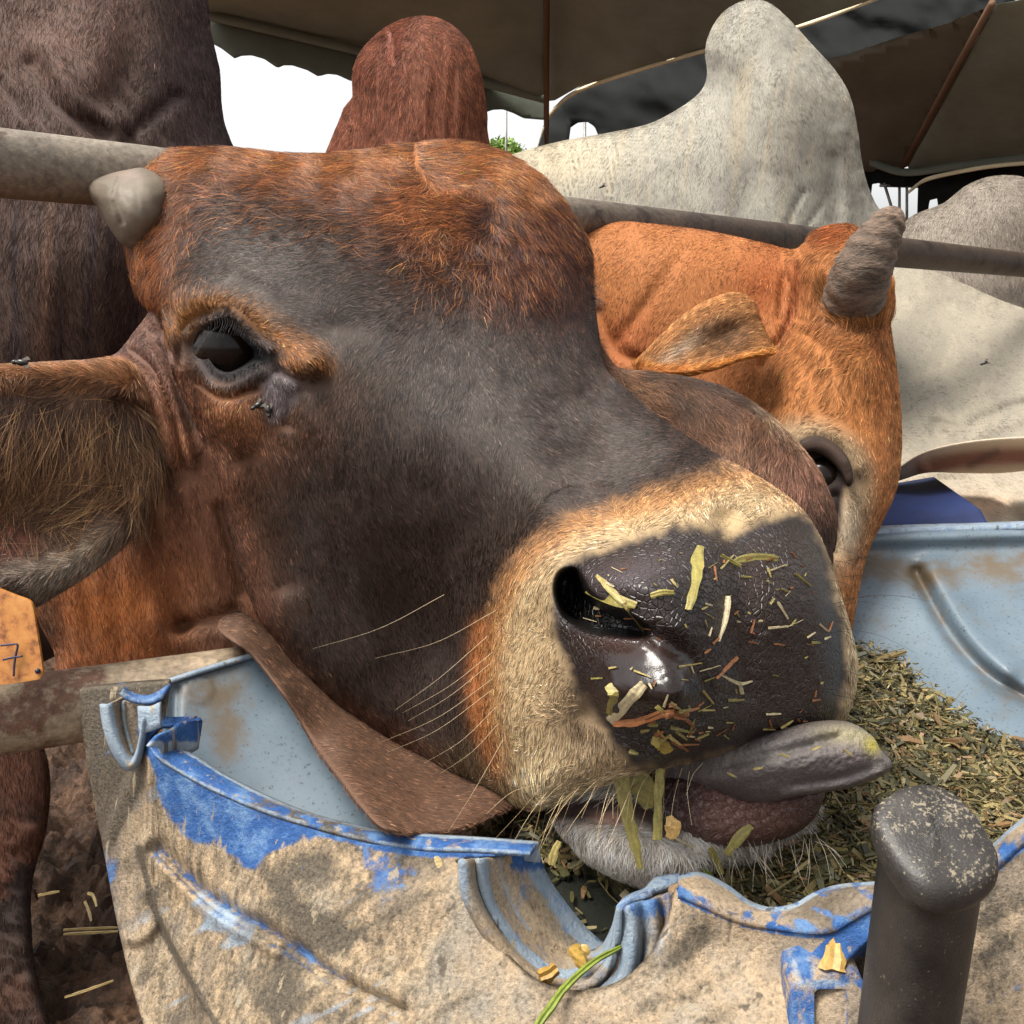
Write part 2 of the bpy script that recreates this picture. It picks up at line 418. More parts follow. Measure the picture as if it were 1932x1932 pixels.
strip('hem', [(1012, 285, 5.2), (1028, 238, 5.2), (1046, 207, 5.15), (1090, 172, 5.0), (1200, 134, 4.6), (1340, 93, 4.2), (1500, 53, 3.8), (1640, 2, 3.4), (1800, -60, 3.0)], 7, M_TRIM, T)
V_, F_ = tube([P(1031, -160, 3.6), P(1031, 100, 4.7), P(1031, 240, 5.2), P(1030, 420, 5.3)], .016, 8); mesh('corner_pole', V_, F_, M_RUSTSEAM, T)
V_, F_ = tube([P(955, 150, 5.3), P(955, 420, 5.3)], .007, 8); mesh('guy_pole', V_, F_, M_STEEL, T)
T2 = empty('shade_canopy', P(1500, 250, 4.2), 'black shade cloth canopy bunched behind the white hump', 'canopy')
sheet('shade_cloth', [(1010, 290), (1026, 234), (1046, 200), (1092, 164), (1336, 86), (1496, 44), (1636, -6), (1800, -72), (2000, -130), (2000, -60), (1880, 26), (1780, 58), (1700, 80), (1600, 114), (1560, 150), (1500, 330), (1140, 330), (1132, 262), (1122, 238), (1108, 229), (1090, 231), (1077, 240), (1070, 290), (1050, 300)],
      [(1012, 290, 5.5), (1500, 56, 4.1), (2000, -80, 3.4), (1300, 300, 4.5)], M_BLACK, T2, disp=lambda u, v: .08+(fbm(u, v, 110, 30, 60)-.5)*.22, step=9)
V_, F_ = tube([P(1103, 200, 5.6), P(1103, 420, 5.6)], .010, 8); mesh('upright', V_, F_, M_STEEL, T2)
T3 = empty('marquee_tent', P(1710, 390, 4.0), 'darker marquee at the top right with a diagonal roof seam above the grey hump', 'tent')
sheet('roof_panel', [(1520, 120), (1600, 102), (1700, 68), (1780, 46), (1882, 6), (1712, 318), (1660, 322), (1600, 330)], [(1520, 120, 3.6), (1868, 12, 2.8), (1702, 312, 4.2)], M_BROWN, T3, disp=lambda u, v: (fbm(u, v, 120)-.5)*.08)
sheet('roof_panel', [(1872, 10), (2700, -160), (2700, 220), (1932, 300), (1800, 320), (1706, 330)], [(1872, 10, 2.8), (2060, 290, 3.7), (1702, 312, 4.2)], M_OLIVE, T3, disp=lambda u, v: (fbm(u, v, 120)-.5)*.08)
V_, F_ = tube([P(1872, 6, 2.78), P(1800, 135, 3.2), P(1703, 314, 4.15)], .012, 8); mesh('seam_pole', V_, F_, M_RUSTSEAM, T3)
sheet('valance', [(1600, 300), (1700, 318), (1800, 316), (1932, 298), (2700, 218), (2700, 480), (1790, 480), (1772, 388), (1770, 374), (1754, 378), (1752, 392), (1750, 420), (1732, 420), (1734, 352), (1672, 352), (1660, 345), (1646, 347), (1640, 400), (1600, 400)],
      [(1600, 300, 4.3), (2060, 286, 3.75), (1800, 480, 4.2)], M_BLACK, T3, step=5, disp=lambda u, v: (fbm(u, v, 50)-.5)*.1)
strip('eave_band', [(1640, 305, 4.2), (1706, 325, 4.15), (1800, 314, 4.0), (1932, 298, 3.8), (2060, 285, 3.6), (2700, 217, 2.9)], 14, M_VAL, T3)
strip('hem', [(1715, 362, 4.1), (1745, 340, 4.1), (1800, 326, 4.0), (1870, 314, 3.85), (1932, 308, 3.75), (2060, 298, 3.55), (2700, 232, 2.85)], 7, M_TRIM, T3)
for a_, b_ in (((1668, 345), (1688, 410)), ((1697, 345), (1697, 420)), ((1711, 352), (1711, 420)), ((1660, 350), (1735, 352))):
    V_, F_ = tube([P(*a_, 4.25), P(*b_, 4.25)], .007, 8); mesh('frame_bar', V_, F_, M_STEEL, T3)
# a far bush at the paddock edge
lv, lf = [], []
c0 = P(948, 300, 30)
for i in range(2600):
    q_ = rng.normal(0, 1, 3); q_ /= np.linalg.norm(q_); q_ *= rng.uniform(.4, 1)**.5; ctr = c0+q_*np.array([.75, .6, .62])*(.8+.4*rng.random())
    a_, b_ = rng.normal(0, .045, 3), rng.normal(0, .045, 3); kk = len(lv); lv += [ctr-a_, ctr-b_, ctr+a_, ctr+b_]; lf.append((kk, kk+1, kk+2, kk+3))
tb = empty('bush', (c0[0], c0[1], 0), 'pale green bush far off beside the thin grey pole', 'bush')
mesh('crown', lv, lf, simple('bush_leaf', '#7d9a4a', .6), tb, smooth=False)
V_, F_ = tube([(c0[0], c0[1], 0), (c0[0]+.05, c0[1], c0[2])], [.09, .04], 8); mesh('trunk', V_, F_, simple('bush_bark', '#5a4a38', .8), tb)

# ------------------------------------------------------------------ rails
def rustpipe(name, base, rust, thr=.5, sc=18):
    m, n, l, b = mat(name); t = noise_node(n, l, sc, 9, .72); t2 = noise_node(n, l, 140, 6, .7)
    r = ramp(n, l, t.outputs[0], [(thr-.12, tuple(lin(base)*1.05)), (thr, tuple(lin(base)*.75)), (thr+.05, tuple(lin(rust))), (thr+.25, tuple(lin(rust)*.6))])
    r2 = ramp(n, l, t2.outputs[0], [(.35, (.6,)*3), (.65, (1.25,)*3)])
    l.new(mixc(n, l, 1., r.outputs[0], r2.outputs[0], 'MULTIPLY'), b.inputs['Base Color']); b.inputs['Roughness'].default_value = .62; b.inputs['Metallic'].default_value = .1
    bump(n, l, b, t2.outputs[0], .5, .0015); return m
M_PIPE = rustpipe('weathered_pipe_painted_shade', '#7d7264', '#4c3a2c', .56)
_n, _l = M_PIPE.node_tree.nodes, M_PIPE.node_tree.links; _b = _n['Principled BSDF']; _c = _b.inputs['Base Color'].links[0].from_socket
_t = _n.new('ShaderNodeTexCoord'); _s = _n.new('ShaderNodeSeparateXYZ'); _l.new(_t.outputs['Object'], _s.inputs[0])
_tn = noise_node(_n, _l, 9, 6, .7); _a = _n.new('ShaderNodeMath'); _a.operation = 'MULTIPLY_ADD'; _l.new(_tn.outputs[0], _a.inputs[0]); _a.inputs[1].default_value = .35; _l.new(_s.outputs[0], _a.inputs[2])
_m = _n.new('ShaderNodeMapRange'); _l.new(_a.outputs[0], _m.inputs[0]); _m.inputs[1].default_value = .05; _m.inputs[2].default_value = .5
_l.new(mixc(_n, _l, _m.outputs[0], _c, mixc(_n, _l, 1., _c, (.26, .20, .17), 'MULTIPLY')), _b.inputs['Base Color']); M_PIPE2 = rustpipe('rust_brown_pipe', '#8f7f70', '#5a3f33', .5)  # pipe colour multiplied darker towards +X: shade painted into the right part
rail = empty('fence_rail', P(966, 420, 1.13), 'long upper steel pipe rail, grey at the left, shade painted into the right end', 'rail')
pts_ = []
for u in np.linspace(-400, 2550, 30):
    iv = 1.25+(u/1932)*(.44-1.25); d_ = 1/iv; pts_.append(P(u, 308+u*(500-308)/1932, d_))
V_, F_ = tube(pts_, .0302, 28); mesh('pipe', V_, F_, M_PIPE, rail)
rail2 = empty('fence_rail', P(150, 1330, .68), 'thick lower steel pipe rail passing behind the small spout of the blue trough', 'rail')
pts_ = [P(u, 1352-(u)*.148, 1/(1.43-.00034*u)) for u in np.linspace(-400, 462, 14)]
V_, F_ = tube(pts_, .0303, 28); mesh('pipe', V_, F_, rustpipe('chalky_rust_pipe', '#a8957c', '#70503f', .52, 14), rail2)

# ================================================================== COWS BEHIND
def cow_root(name, u, v, d, label):
    q_ = P(u, v, d); return empty(name, (q_[0], q_[1], 0), label, 'cow', 'cattle standing behind the rails')
def vcoat(base, alt, var=.5, s=120, a=0, sy=None):
    return lambda u, v: paint(u, v, lin(base), [((fbm(u, v, s, a, sy)-.35)*2*var, lin(alt))])
# --- dark brown bull, left
R1 = cow_root('cow', 150, 400, 1.3, 'huge dark brown humped bull standing at the left behind the grey rail')
def c_dark(u, v):
    return paint(u, v, lin('#3d2f2a'), [(fbm(u, v, 130, 80, 300)*.9, lin('#4f3c34')), (sstep(vn(u, v, 26, 4, 380), .55, .9)*sstep(v, 330, 430)*.7, lin('#664c3e')),
        (sstep(vn(u+40, v, 18, 2, 300), .6, .9)*sstep(v, 330, 430)*.7, lin('#2c2226')), (ga(u, v, 100, 60, 160, 120)*.7, lin('#634a40')), (sstep(u, 300, 430)*.6, lin('#31262a')),
        (ga(u, v, 330, 120, 60, 150)*.5, lin('#2f2528'))])
def d_dark(u, v):
    return (-.016*ga(u, v, 200, 120, 90, 160)+.012*ln(u, v, [(230, -40), (250, 60), (230, 160), (180, 240)], 40)+.010*ln(u, v, [(330, 180), (260, 240), (230, 285)], 14)
            +.008*ln(u, v, [(60, 120), (110, 200), (200, 250)], 18)-.010*ln(u, v, [(90, 90), (140, 190), (210, 225)], 22)+.006*(vn(u, v, 14, -35, 60)-.5)*sstep(v, 60, 200)*(1-sstep(v, 260, 330))
            +.012*(vn(u, v, 60, 3, 500)-.5)*sstep(v, 360, 420))
bodyp = relief([(-220, -160), (150, -190), (330, -120), (385, -20), (398, 60), (413, 130), (418, 200), (426, 240), (445, 285), (480, 330), (520, 420), (520, 650), (460, 900), (300, 1120), (100, 1240), (-220, 1260)],
    [(0, 0, 1.12), (200, 100, 1.12), (400, 100, 1.2), (100, 500, 1.05), (300, 500, 1.1), (100, 900, 1.15), (400, 900, 1.25), (0, 1200, 1.3), (-200, 500, 1.15)], T=.11, R=150, step=9, disp=d_dark, col=c_dark, back=.3)
def c_leg(u, v): return paint(u, v, lin('#472c20'), [(sstep(fbm(u, v, 60), .42, .55)*sstep(v, 1500, 1560), lin('#2a201d')), (sstep(v, 1700, 1800)*.6, lin('#3b2b23'))])
legp = relief([(-230, 1180), (20, 1250), (70, 1380), (92, 1450), (93, 1520), (84, 1580), (66, 1640), (58, 1700), (62, 1800), (78, 1880), (100, 1960), (110, 2060), (-40, 2060), (-50, 1900), (-60, 1700), (-90, 1500), (-220, 1400)],
    [(0, 1300, 1.28), (0, 1600, 1.3), (0, 2000, 1.28), (-200, 1400, 1.35)], T=.05, R=60, step=8, col=c_leg, disp=lambda u, v: -.012*(fbm(u, v, 24)-.4)*sstep(v, 1520, 1580), back=.07)
M_DARKC = coat('dark_bull_coat', scale=220, stretch=(2.2, 2.2, .5), bs=.5, bd=.0015, var=.3)
build('body', [bodyp, legp], M_DARKC, R1)
# --- red bull, its hump only
R2 = cow_root('cow', 790, 200, 2.3, 'reddish brown cow whose tall rounded hump rises above the horned head')
c_red = lambda u, v: paint(u, v, lin('#6a3c2b'), [(fbm(u, v, 60, 88, 240)*.8, lin('#784a35')), (sstep(u, 830, 930)*.5, lin('#54301f')), (ga(u, v, 745, 80, 20, 60)*.5, lin('#6a3527'))])
hump = relief([(600, 700), (640, 420), (660, 320), (668, 250), (666, 180), (668, 130), (688, 88), (735, 48), (785, 31), (835, 38), (878, 72), (904, 130), (917, 200), (920, 250), (934, 310), (980, 420), (1010, 700)],
    [(780, 120, 2.2), (780, 400, 2.15), (680, 650, 2.2), (950, 650, 2.2)], T=.22, R=130, step=6, col=c_red, disp=lambda u, v: .01*(vn(u, v, 12, 3, 90)-.5)+.02*ln(u, v, [(741, 60), (744, 110)], 8), back=.3)
shld = relief([(560, 700), (590, 350), (615, 288), (640, 228), (660, 190), (700, 170), (760, 300), (760, 700)], [(640, 250, 2.45), (640, 650, 2.4), (750, 400, 2.45)], T=.2, R=90, step=7, col=lambda u, v: c_red(u, v)*1.05, back=.3)
M_REDC = coat('red_bull_coat', scale=160, stretch=(2.5, 2.5, .6), bs=.45, bd=.002, var=.22)
build('body', [hump, shld], M_REDC, R2)
# --- white cow with the high hump
R3 = cow_root('cow', 1450, 300, 1.9, 'cream white cow with the tallest pointed hump standing behind the pipe rail')
c_wh = lambda u, v: paint(u, v, lin('#8f8b80'), [(sstep(fbm(u, v, 34), .42, .68)*.6, lin('#75716a')), (sstep(vn(u, v, 12, 10, 120), .66, .95)*.35*(1-sstep(v, 330, 460)*.0), lin('#a89a80')),
    (ga(u, v, 1560, 200, 60, 110)*.35, lin('#9a9589')), (ga(u, v, 1050, 300, 120, 60)*.4, lin('#c9b794')), (sstep(vn(u, v, 3.2), .93, .99)*.6, lin('#6d665c')), (sstep(vn(u, v, 2000), 2, 3), lin('#000000'))])
def d_wh(u, v):
    s_ = .012*ln(u, v, [(1425, 100), (1400, 200), (1420, 330), (1400, 420)], 34)-.02*ga(u, v, 1480, 180, 70, 120)-.02*ga(u, v, 1380, 80, 40, 70)
    for a_ in (([(1515, 360), (1495, 400), (1480, 440)]), ([(1562, 365), (1540, 400), (1515, 435)]), ([(1100, 270), (1080, 340), (1060, 400)]), ([(1160, 280), (1150, 360)])): s_ = s_+.006*ln(u, v, a_, 5)
    return s_-.012*ln(u, v, [(1590, 250), (1600, 350), (1600, 430)], 16)+.012*ln(u, v, [(1570, 300), (1575, 420)], 14)
whp = relief([(850, 420), (900, 325), (950, 297), (1050, 268), (1150, 250), (1225, 233), (1285, 202), (1322, 172), (1334, 140), (1331, 95), (1342, 55), (1368, 20), (1408, 0), (1448, 4), (1488, 36), (1530, 82), (1575, 132), (1603, 180), (1617, 240), (1629, 320), (1650, 380), (1682, 430), (1688, 500), (1640, 620), (1560, 800), (1300, 900), (900, 800), (830, 600)],
    [(950, 350, 2.05), (1200, 350, 1.85), (1450, 300, 1.72), (1420, 60, 1.76), (1600, 400, 1.76), (1450, 600, 1.7), (1100, 700, 1.9), (1600, 700, 1.8)], T=.15, R=110, step=6.5, disp=d_wh, col=c_wh, back=.25)
M_WHITEC = coat('white_cow_coat', rough=.8, scale=140, stretch=(2, 2, .8), bs=.25, bd=.0015, var=.12)
build('body', whp, M_WHITEC, R3)
# --- grey cow far right
R4 = cow_root('cow', 1850, 450, 2.6, 'dusky grey cow with a low hump under the tent at the right edge')
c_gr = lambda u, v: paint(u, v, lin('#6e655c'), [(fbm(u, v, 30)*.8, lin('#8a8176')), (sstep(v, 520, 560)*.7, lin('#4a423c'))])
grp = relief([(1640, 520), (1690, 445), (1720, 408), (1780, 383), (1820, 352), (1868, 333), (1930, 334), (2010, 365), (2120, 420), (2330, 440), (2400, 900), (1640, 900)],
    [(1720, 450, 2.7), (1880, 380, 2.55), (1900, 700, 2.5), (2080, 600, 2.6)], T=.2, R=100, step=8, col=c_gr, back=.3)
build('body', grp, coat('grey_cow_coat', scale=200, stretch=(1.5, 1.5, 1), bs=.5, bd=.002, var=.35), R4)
# --- second white cow, right, head down at the far side
R5 = cow_root('cow', 1800, 750, 1.8, 'second white cow lowering its neck beyond the trough at the right edge')
c_w2 = lambda u, v: paint(u, v, lin('#8c8578'), [(sstep(fbm(u, v, 60), .4, .75)*.5, lin('#a39a88')), (sstep(vn(u, v, 3.0), .93, .99)*.6, lin('#6d665c')), (sstep(v, 840, 900)*.5, lin('#a99c89')),
    (ga(u, v, 1850, 955, 60, 20)*.7, lin('#c9a78c'))])
def d_w2(u, v):
    return (.045*ln(u, v, [(1770, 800), (1820, 812), (1860, 790), (1932, 765), (2020, 750)], 13)-.035*ln(u, v, [(1800, 845), (1870, 800), (1940, 785), (2020, 775)], 22)
        +.012*ln(u, v, [(1690, 720), (1770, 700), (1800, 770)], 14)+.03*ln(u, v, [(1700, 925), (1800, 905), (1870, 930), (1932, 985)], 10)-.025*ln(u, v, [(1770, 965), (1840, 945), (1880, 960), (1905, 1000)], 18)
        -.01*ln(u, v, [(1710, 530), (1760, 560)], 20)+.008*ln(u, v, [(1880, 620), (1910, 700), (1900, 760)], 30))
w2p = relief([(1600, 620), (1640, 520), (1690, 503), (1750, 508), (1820, 535), (1880, 563), (1940, 585), (2090, 640), (2330, 720), (2380, 1150), (1900, 1200), (1560, 1150), (1560, 900)],
    [(1700, 560, 2.4), (1800, 600, 2.35), (1950, 650, 2.2), (1750, 750, 2.0), (1900, 850, 1.8), (1700, 930, 1.5), (1900, 980, 1.45), (2080, 700, 2.1), (1600, 900, 1.7)], T=.14, R=90, step=6, disp=d_w2, col=c_w2, back=.2)
b5 = build('body', w2p, M_WHITEC, R5)
e5 = relief([(1640, 925), (1700, 878), (1750, 850), (1830, 832), (1932, 824), (2040, 826), (2060, 850), (1990, 878), (1900, 892), (1820, 893), (1750, 892), (1700, 906)],
    [(1700, 890, 1.42), (1932, 850, 1.40), (2040, 850, 1.44)], T=.03, R=26, step=4, disp=lambda u, v: .035*ln(u, v, [(1760, 875), (1850, 862), (2040, 858)], 15),
    col=lambda u, v: paint(u, v, lin('#bfae98'), [(1.3*ln(u, v, [(1740, 882), (1850, 864), (2060, 858)], 17), lin('#7d5448')), (ln(u, v, [(1830, 878), (1880, 852)], 8)*.6, lin('#40302c'))]), back=.02)
build('ear', e5, M_WHITEC, R5)

# ------------------------------------------------------------------ orange cow at the right
R6 = empty('cow', (*P(1500, 700, 1.15)[:2], 0), 'bright orange cow with a wrinkled horn, head lowered behind the dark muzzle', 'cow', 'cattle feeding with their heads over the trough')
HEADR = [(1480, 480), (1530, 430), (1700, 430), (1760, 700), (1720, 1100), (1600, 1300), (1380, 1100), (1400, 850), (1450, 700), (1500, 600)]
def c_or(u, v):
    hd = sstep(sd(u, v, HEADR), -20, 20)
    eye = sd(u, v, [(1505, 838), (1530, 825), (1570, 838), (1600, 870), (1605, 905), (1590, 930), (1585, 1000), (1565, 1040), (1540, 1000), (1530, 900)])
    return paint(u, v, lin('#94592e'), [(hd*.75, lin('#9c6434')), (fbm(u, v, 70, 30, 160)*.5, lin('#a26d40')), (sstep(u, 1300, 1450)*ga(u, v, 1430, 540, 100, 70)*.6, lin('#8a4520')),
        (ga(u, v, 1575, 440, 40, 28)*.95, lin('#84451f')), (ga(u, v, 1180, 640, 60, 60)*.5, lin('#9a5030')),
        (sstep(sd(u, v, [(1450, 820), (1520, 790), (1590, 810), (1640, 860), (1650, 930), (1625, 1010), (1590, 1060), (1570, 1100), (1500, 1000)]), -25, 25)*.9, lin('#857258')),
        (ga(u, v, 1600, 1000, 25, 60)*.5, lin('#b0a48f')), (ga(u, v, 1615, 570, 55, 42)*.85, lin('#5a4438')), (ga(u, v, 1600, 590, 26, 16)*.6, lin('#7b6d60')),
        (sstep(eye, -8, 6), lin('#241a18')), (sstep(ld(u, v, [(1500, 500), (1495, 580), (1470, 640)]), 16, 2)*.7, lin('#7c3f1f')),
        (ga(u, v, 1660, 620, 16, 300)*.4, lin('#8a4c22')), (sstep(vn(u, v, 4), .93, .99)*.35, lin('#5a3018'))])
def d_or(u, v):
    hd = sd(u, v, HEADR)
    return (-.05*np.sin(np.clip(hd/70, 0, 1)*math.pi/2)+.010*ln(u, v, [(1500, 500), (1498, 580), (1470, 645), (1440, 690)], 10)+.006*ln(u, v, [(1480, 520), (1470, 600)], 8)
        -.014*ln(u, v, [(1500, 830), (1540, 812), (1590, 830), (1620, 880)], 16)+.012*ga(u, v, 1548, 895, 30, 34)-.010*ln(u, v, [(1512, 842), (1545, 836), (1580, 858), (1600, 895)], 12)+.012*ln(u, v, [(1575, 940), (1570, 1040)], 14)
        -.01*ga(u, v, 1610, 700, 60, 90)+.006*ln(u, v, [(1290, 470), (1230, 560), (1170, 640)], 14)-.004*(vn(u, v, 26, -20, 60)-.5)*sstep(v, 480, 560)*sstep(hd, -10, 20)
        -.006*(vn(u, v, 12, 20, 34)-.5)*ga(u, v, 1590, 620, 90, 120)+.010*ln(u, v, [(1130, 590), (1160, 660), (1230, 690)], 14))
orp = relief([(1000, 470), (1060, 418), (1150, 416), (1250, 424), (1350, 438), (1440, 458), (1495, 470), (1520, 455), (1545, 432), (1600, 422), (1640, 448), (1664, 510), (1674, 560), (1681, 620), (1692, 700), (1700, 780), (1701, 850), (1692, 920), (1665, 985), (1637, 1045), (1622, 1110), (1612, 1180), (1600, 1260), (1540, 1300), (1420, 1250), (1250, 1050), (1050, 950), (980, 700)],
    [(1050, 550, 1.25), (1200, 550, 1.16), (1350, 550, 1.13), (1480, 560, 1.13), (1150, 800, 1.18), (1350, 800, 1.10), (1580, 480, 1.09), (1600, 650, 1.06), (1650, 800, 1.04), (1560, 850, 1.03), (1500, 750, 1.06), (1620, 1000, 1.0), (1560, 1150, .97), (1450, 1000, 1.02)],
    T=.085, R=85, step=5.5, disp=d_or, col=c_or, back=.2)
b6 = build('body', orp, M_SKIN, R6)
# ear
c_e6 = lambda u, v: paint(u, v, lin('#a37248'), [(ga(u, v, 1365, 640, 66, 36, -20)*1., lin('#5f4632')), (ga(u, v, 1280, 660, 60, 14, -35)*.6, lin('#a89c8a')), (sstep(ld(u, v, [(1205, 695), (1300, 702), (1380, 684), (1452, 664)]), 14, 3)*.8, lin('#c87d3c'))])  # bright orange lower edge is a lit rim painted into the ear colour
e6 = relief([(1196, 690), (1240, 640), (1290, 594), (1340, 565), (1385, 553), (1420, 570), (1437, 612), (1458, 662), (1452, 670), (1400, 680), (1340, 700), (1270, 713), (1215, 712)],
    [(1200, 695, 1.02), (1300, 600, 1.03), (1400, 560, 1.05), (1450, 665, 1.0), (1300, 705, .98), (1350, 640, 1.0)], T=.03, R=22, step=4, col=c_e6, disp=lambda u, v: -.014*ln(u, v, [(1205, 700), (1300, 702), (1380, 686), (1450, 665)], 11)+.028*ga(u, v, 1355, 640, 62, 26, -20)-.006*ln(u, v, [(1215, 690), (1290, 610), (1370, 565)], 12), back=.012)
ear6 = build('ear', e6, M_SKIN, R6)
# horn
hornm, n, l, b = mat('wrinkled_horn'); a_ = attr(n, 'Col'); t = noise_node(n, l, 90, 7, .65, (1, 1, 2.4), (0, .6, 0)); r = ramp(n, l, t.outputs[0], [(.38, (.45,)*3), (.55, (1.05,)*3), (.7, (1.2,)*3)])
l.new(mixc(n, l, 1., a_.outputs[0], r.outputs[0], 'MULTIPLY'), b.inputs['Base Color']); b.inputs['Roughness'].default_value = .6; bump(n, l, b, t.outputs[0], 1., .006)
_c = crom([(1604, 580, 1.05, .034), (1614, 552, 1.025, .0345), (1626, 512, 1.0, .0325), (1646, 470, .99, .028), (1668, 434, .985, .0215), (1682, 412, .985, .0165), (1690, 400, .985, .0105), (1694, 394, .985, .004)], 10, False)
_w = P(_c[:, 0], _c[:, 1], _c[:, 2]); _v, _f = tube(_w, _c[:, 3], 64); _v = _v.reshape(len(_w), 64, 3)
_k = np.arange(len(_w))[:, None]; _a = np.arange(64)[None, :]
_r = (np.sin(_k*.85+.9*np.sin(_a/64*2*math.pi*2)+2*vn(_a*9., _k*9., 60))*.5+vn(_k*18.+300, _a*3., 20)-.5)*.0020*(1-sstep(_k/len(_w), .55, .85))
_v = _v+(_v-_w[:, None])/np.maximum(np.linalg.norm(_v-_w[:, None], axis=2, keepdims=True), 1e-6)*_r[..., None]
_col = lin('#6b5747')[None, None]*(1-.35*sstep(_r, .0002, -.0014)[..., None])*(1+.35*sstep(_k/len(_w), .5, .8))[..., None]*np.ones((1, 64, 1))
mesh('horn', _v.reshape(-1, 3), _f, hornm, R6, _col.reshape(-1, 3))
# eye
def ball(name, u, v, d, r, m, parent):
    me = bpy.data.meshes.new(name); import bmesh; bm = bmesh.new(); bmesh.ops.create_uvsphere(bm, u_segments=48, v_segments=32, radius=r)
    bm.to_mesh(me); bm.free(); me.polygons.foreach_set('use_smooth', np.ones(len(me.polygons), bool)); me.materials.append(m)
    o = link(name, me, None); o.location = P(u, v, d); o.parent = parent; bpy.context.view_layer.update(); o.matrix_parent_inverse = parent.matrix_world.inverted(); return o
M_EYE = simple('wet_dark_eye', '#17100c', .16, .4, 30, 0); M_EYE.node_tree.nodes['Principled BSDF'].inputs['Specular IOR Level'].default_value = .22
from mathutils.bvhtree import BVHTree
def skin(p):
    b_ = BVHTree.FromPolygons([Vector(x) for x in p.front], [tuple(int(i) for i in f) for f in p.q])
    def f(u, v):
        o_ = Vector((0, 0, CAMZ)); dr = Vector(P(u, v, 1.))-o_; h_ = b_.ray_cast(o_, dr.normalized())
        return (h_[0]-o_).length/dr.length if h_[0] is not None else None
    return f
_s6 = skin(orp); _de = _s6(1550, 900)
ball('eye', 1550, 898, _de+.012, .024, M_EYE, R6)
lid = relief([(1500, 846), (1516, 830), (1545, 822), (1578, 838), (1602, 868), (1610, 905), (1600, 918), (1586, 892), (1564, 868), (1535, 852), (1508, 856)], [(1505, 845, _s6(1508, 845)-.006), (1560, 845, _s6(1560, 845)-.012), (1605, 900, _s6(1602, 900)-.010), (1560, 862, _s6(1560, 862)-.016)], T=.008, R=18, step=2.5,
    col=lambda u, v: paint(u, v, lin('#33261f'), [(ln(u, v, [(1520, 838), (1560, 840), (1592, 868)], 7)*.6, lin('#5a4a42'))]), back=.01)
build('eyelid', lid, M_SKIN, R6)
lw = relief([(1500, 850), (1535, 905), (1545, 960), (1555, 1010), (1565, 1050), (1580, 1045), (1584, 1000), (1590, 950), (1600, 925), (1580, 935), (1550, 930), (1520, 890)], [(u_, v_, _s6(u_, v_)-.003) for u_, v_ in ((1505, 855), (1540, 920), (1560, 1000), (1580, 940), (1575, 1040))], T=.008, R=12, step=3,
    col=lambda u, v: paint(u, v, lin('#1d1513'), [(fbm(u, v, 14)*.5, lin('#3a2b26'))]), back=.01)
build('eyelid', lw, M_SKIN, R6)
# ================================================================== THE COW WITH ITS HEAD IN THE TROUGH
R0 = empty('cow', (*P(700, 900, .95)[:2], 0), 'dark brown cow with orange poll, straw bits on its nose, eating from trough', 'cow', 'cattle feeding with their heads over the trough')
MUZ = [(905, 1330), (915, 1190), (942, 1100), (985, 1035), (1060, 985), (1160, 950), (1280, 915), (1400, 880), (1560, 900), (1700, 1100), (1700, 1600), (1040, 1600), (975, 1525), (932, 1440)]
PAD = [(1052, 1105), (1075, 1062), (1140, 1040), (1220, 1012), (1290, 998), (1340, 1000), (1385, 1012), (1430, 990), (1490, 975), (1530, 990), (1560, 1060), (1580, 1150), (1592, 1230), (1585, 1320), (1560, 1368), (1480, 1388), (1400, 1410), (1320, 1430), (1240, 1445), (1185, 1430), (1150, 1380), (1105, 1320), (1072, 1250), (1050, 1180)]
NOS = [(1050, 1100), (1062, 1080), (1084, 1076), (1098, 1096), (1112, 1120), (1140, 1142), (1180, 1160), (1222, 1188), (1205, 1200), (1160, 1198), (1110, 1190), (1070, 1165), (1052, 1132)]
EYE = [(392, 640), (402, 618), (422, 609), (443, 622), (468, 645), (503, 670), (478, 682), (454, 695), (430, 702), (409, 692), (396, 667)]
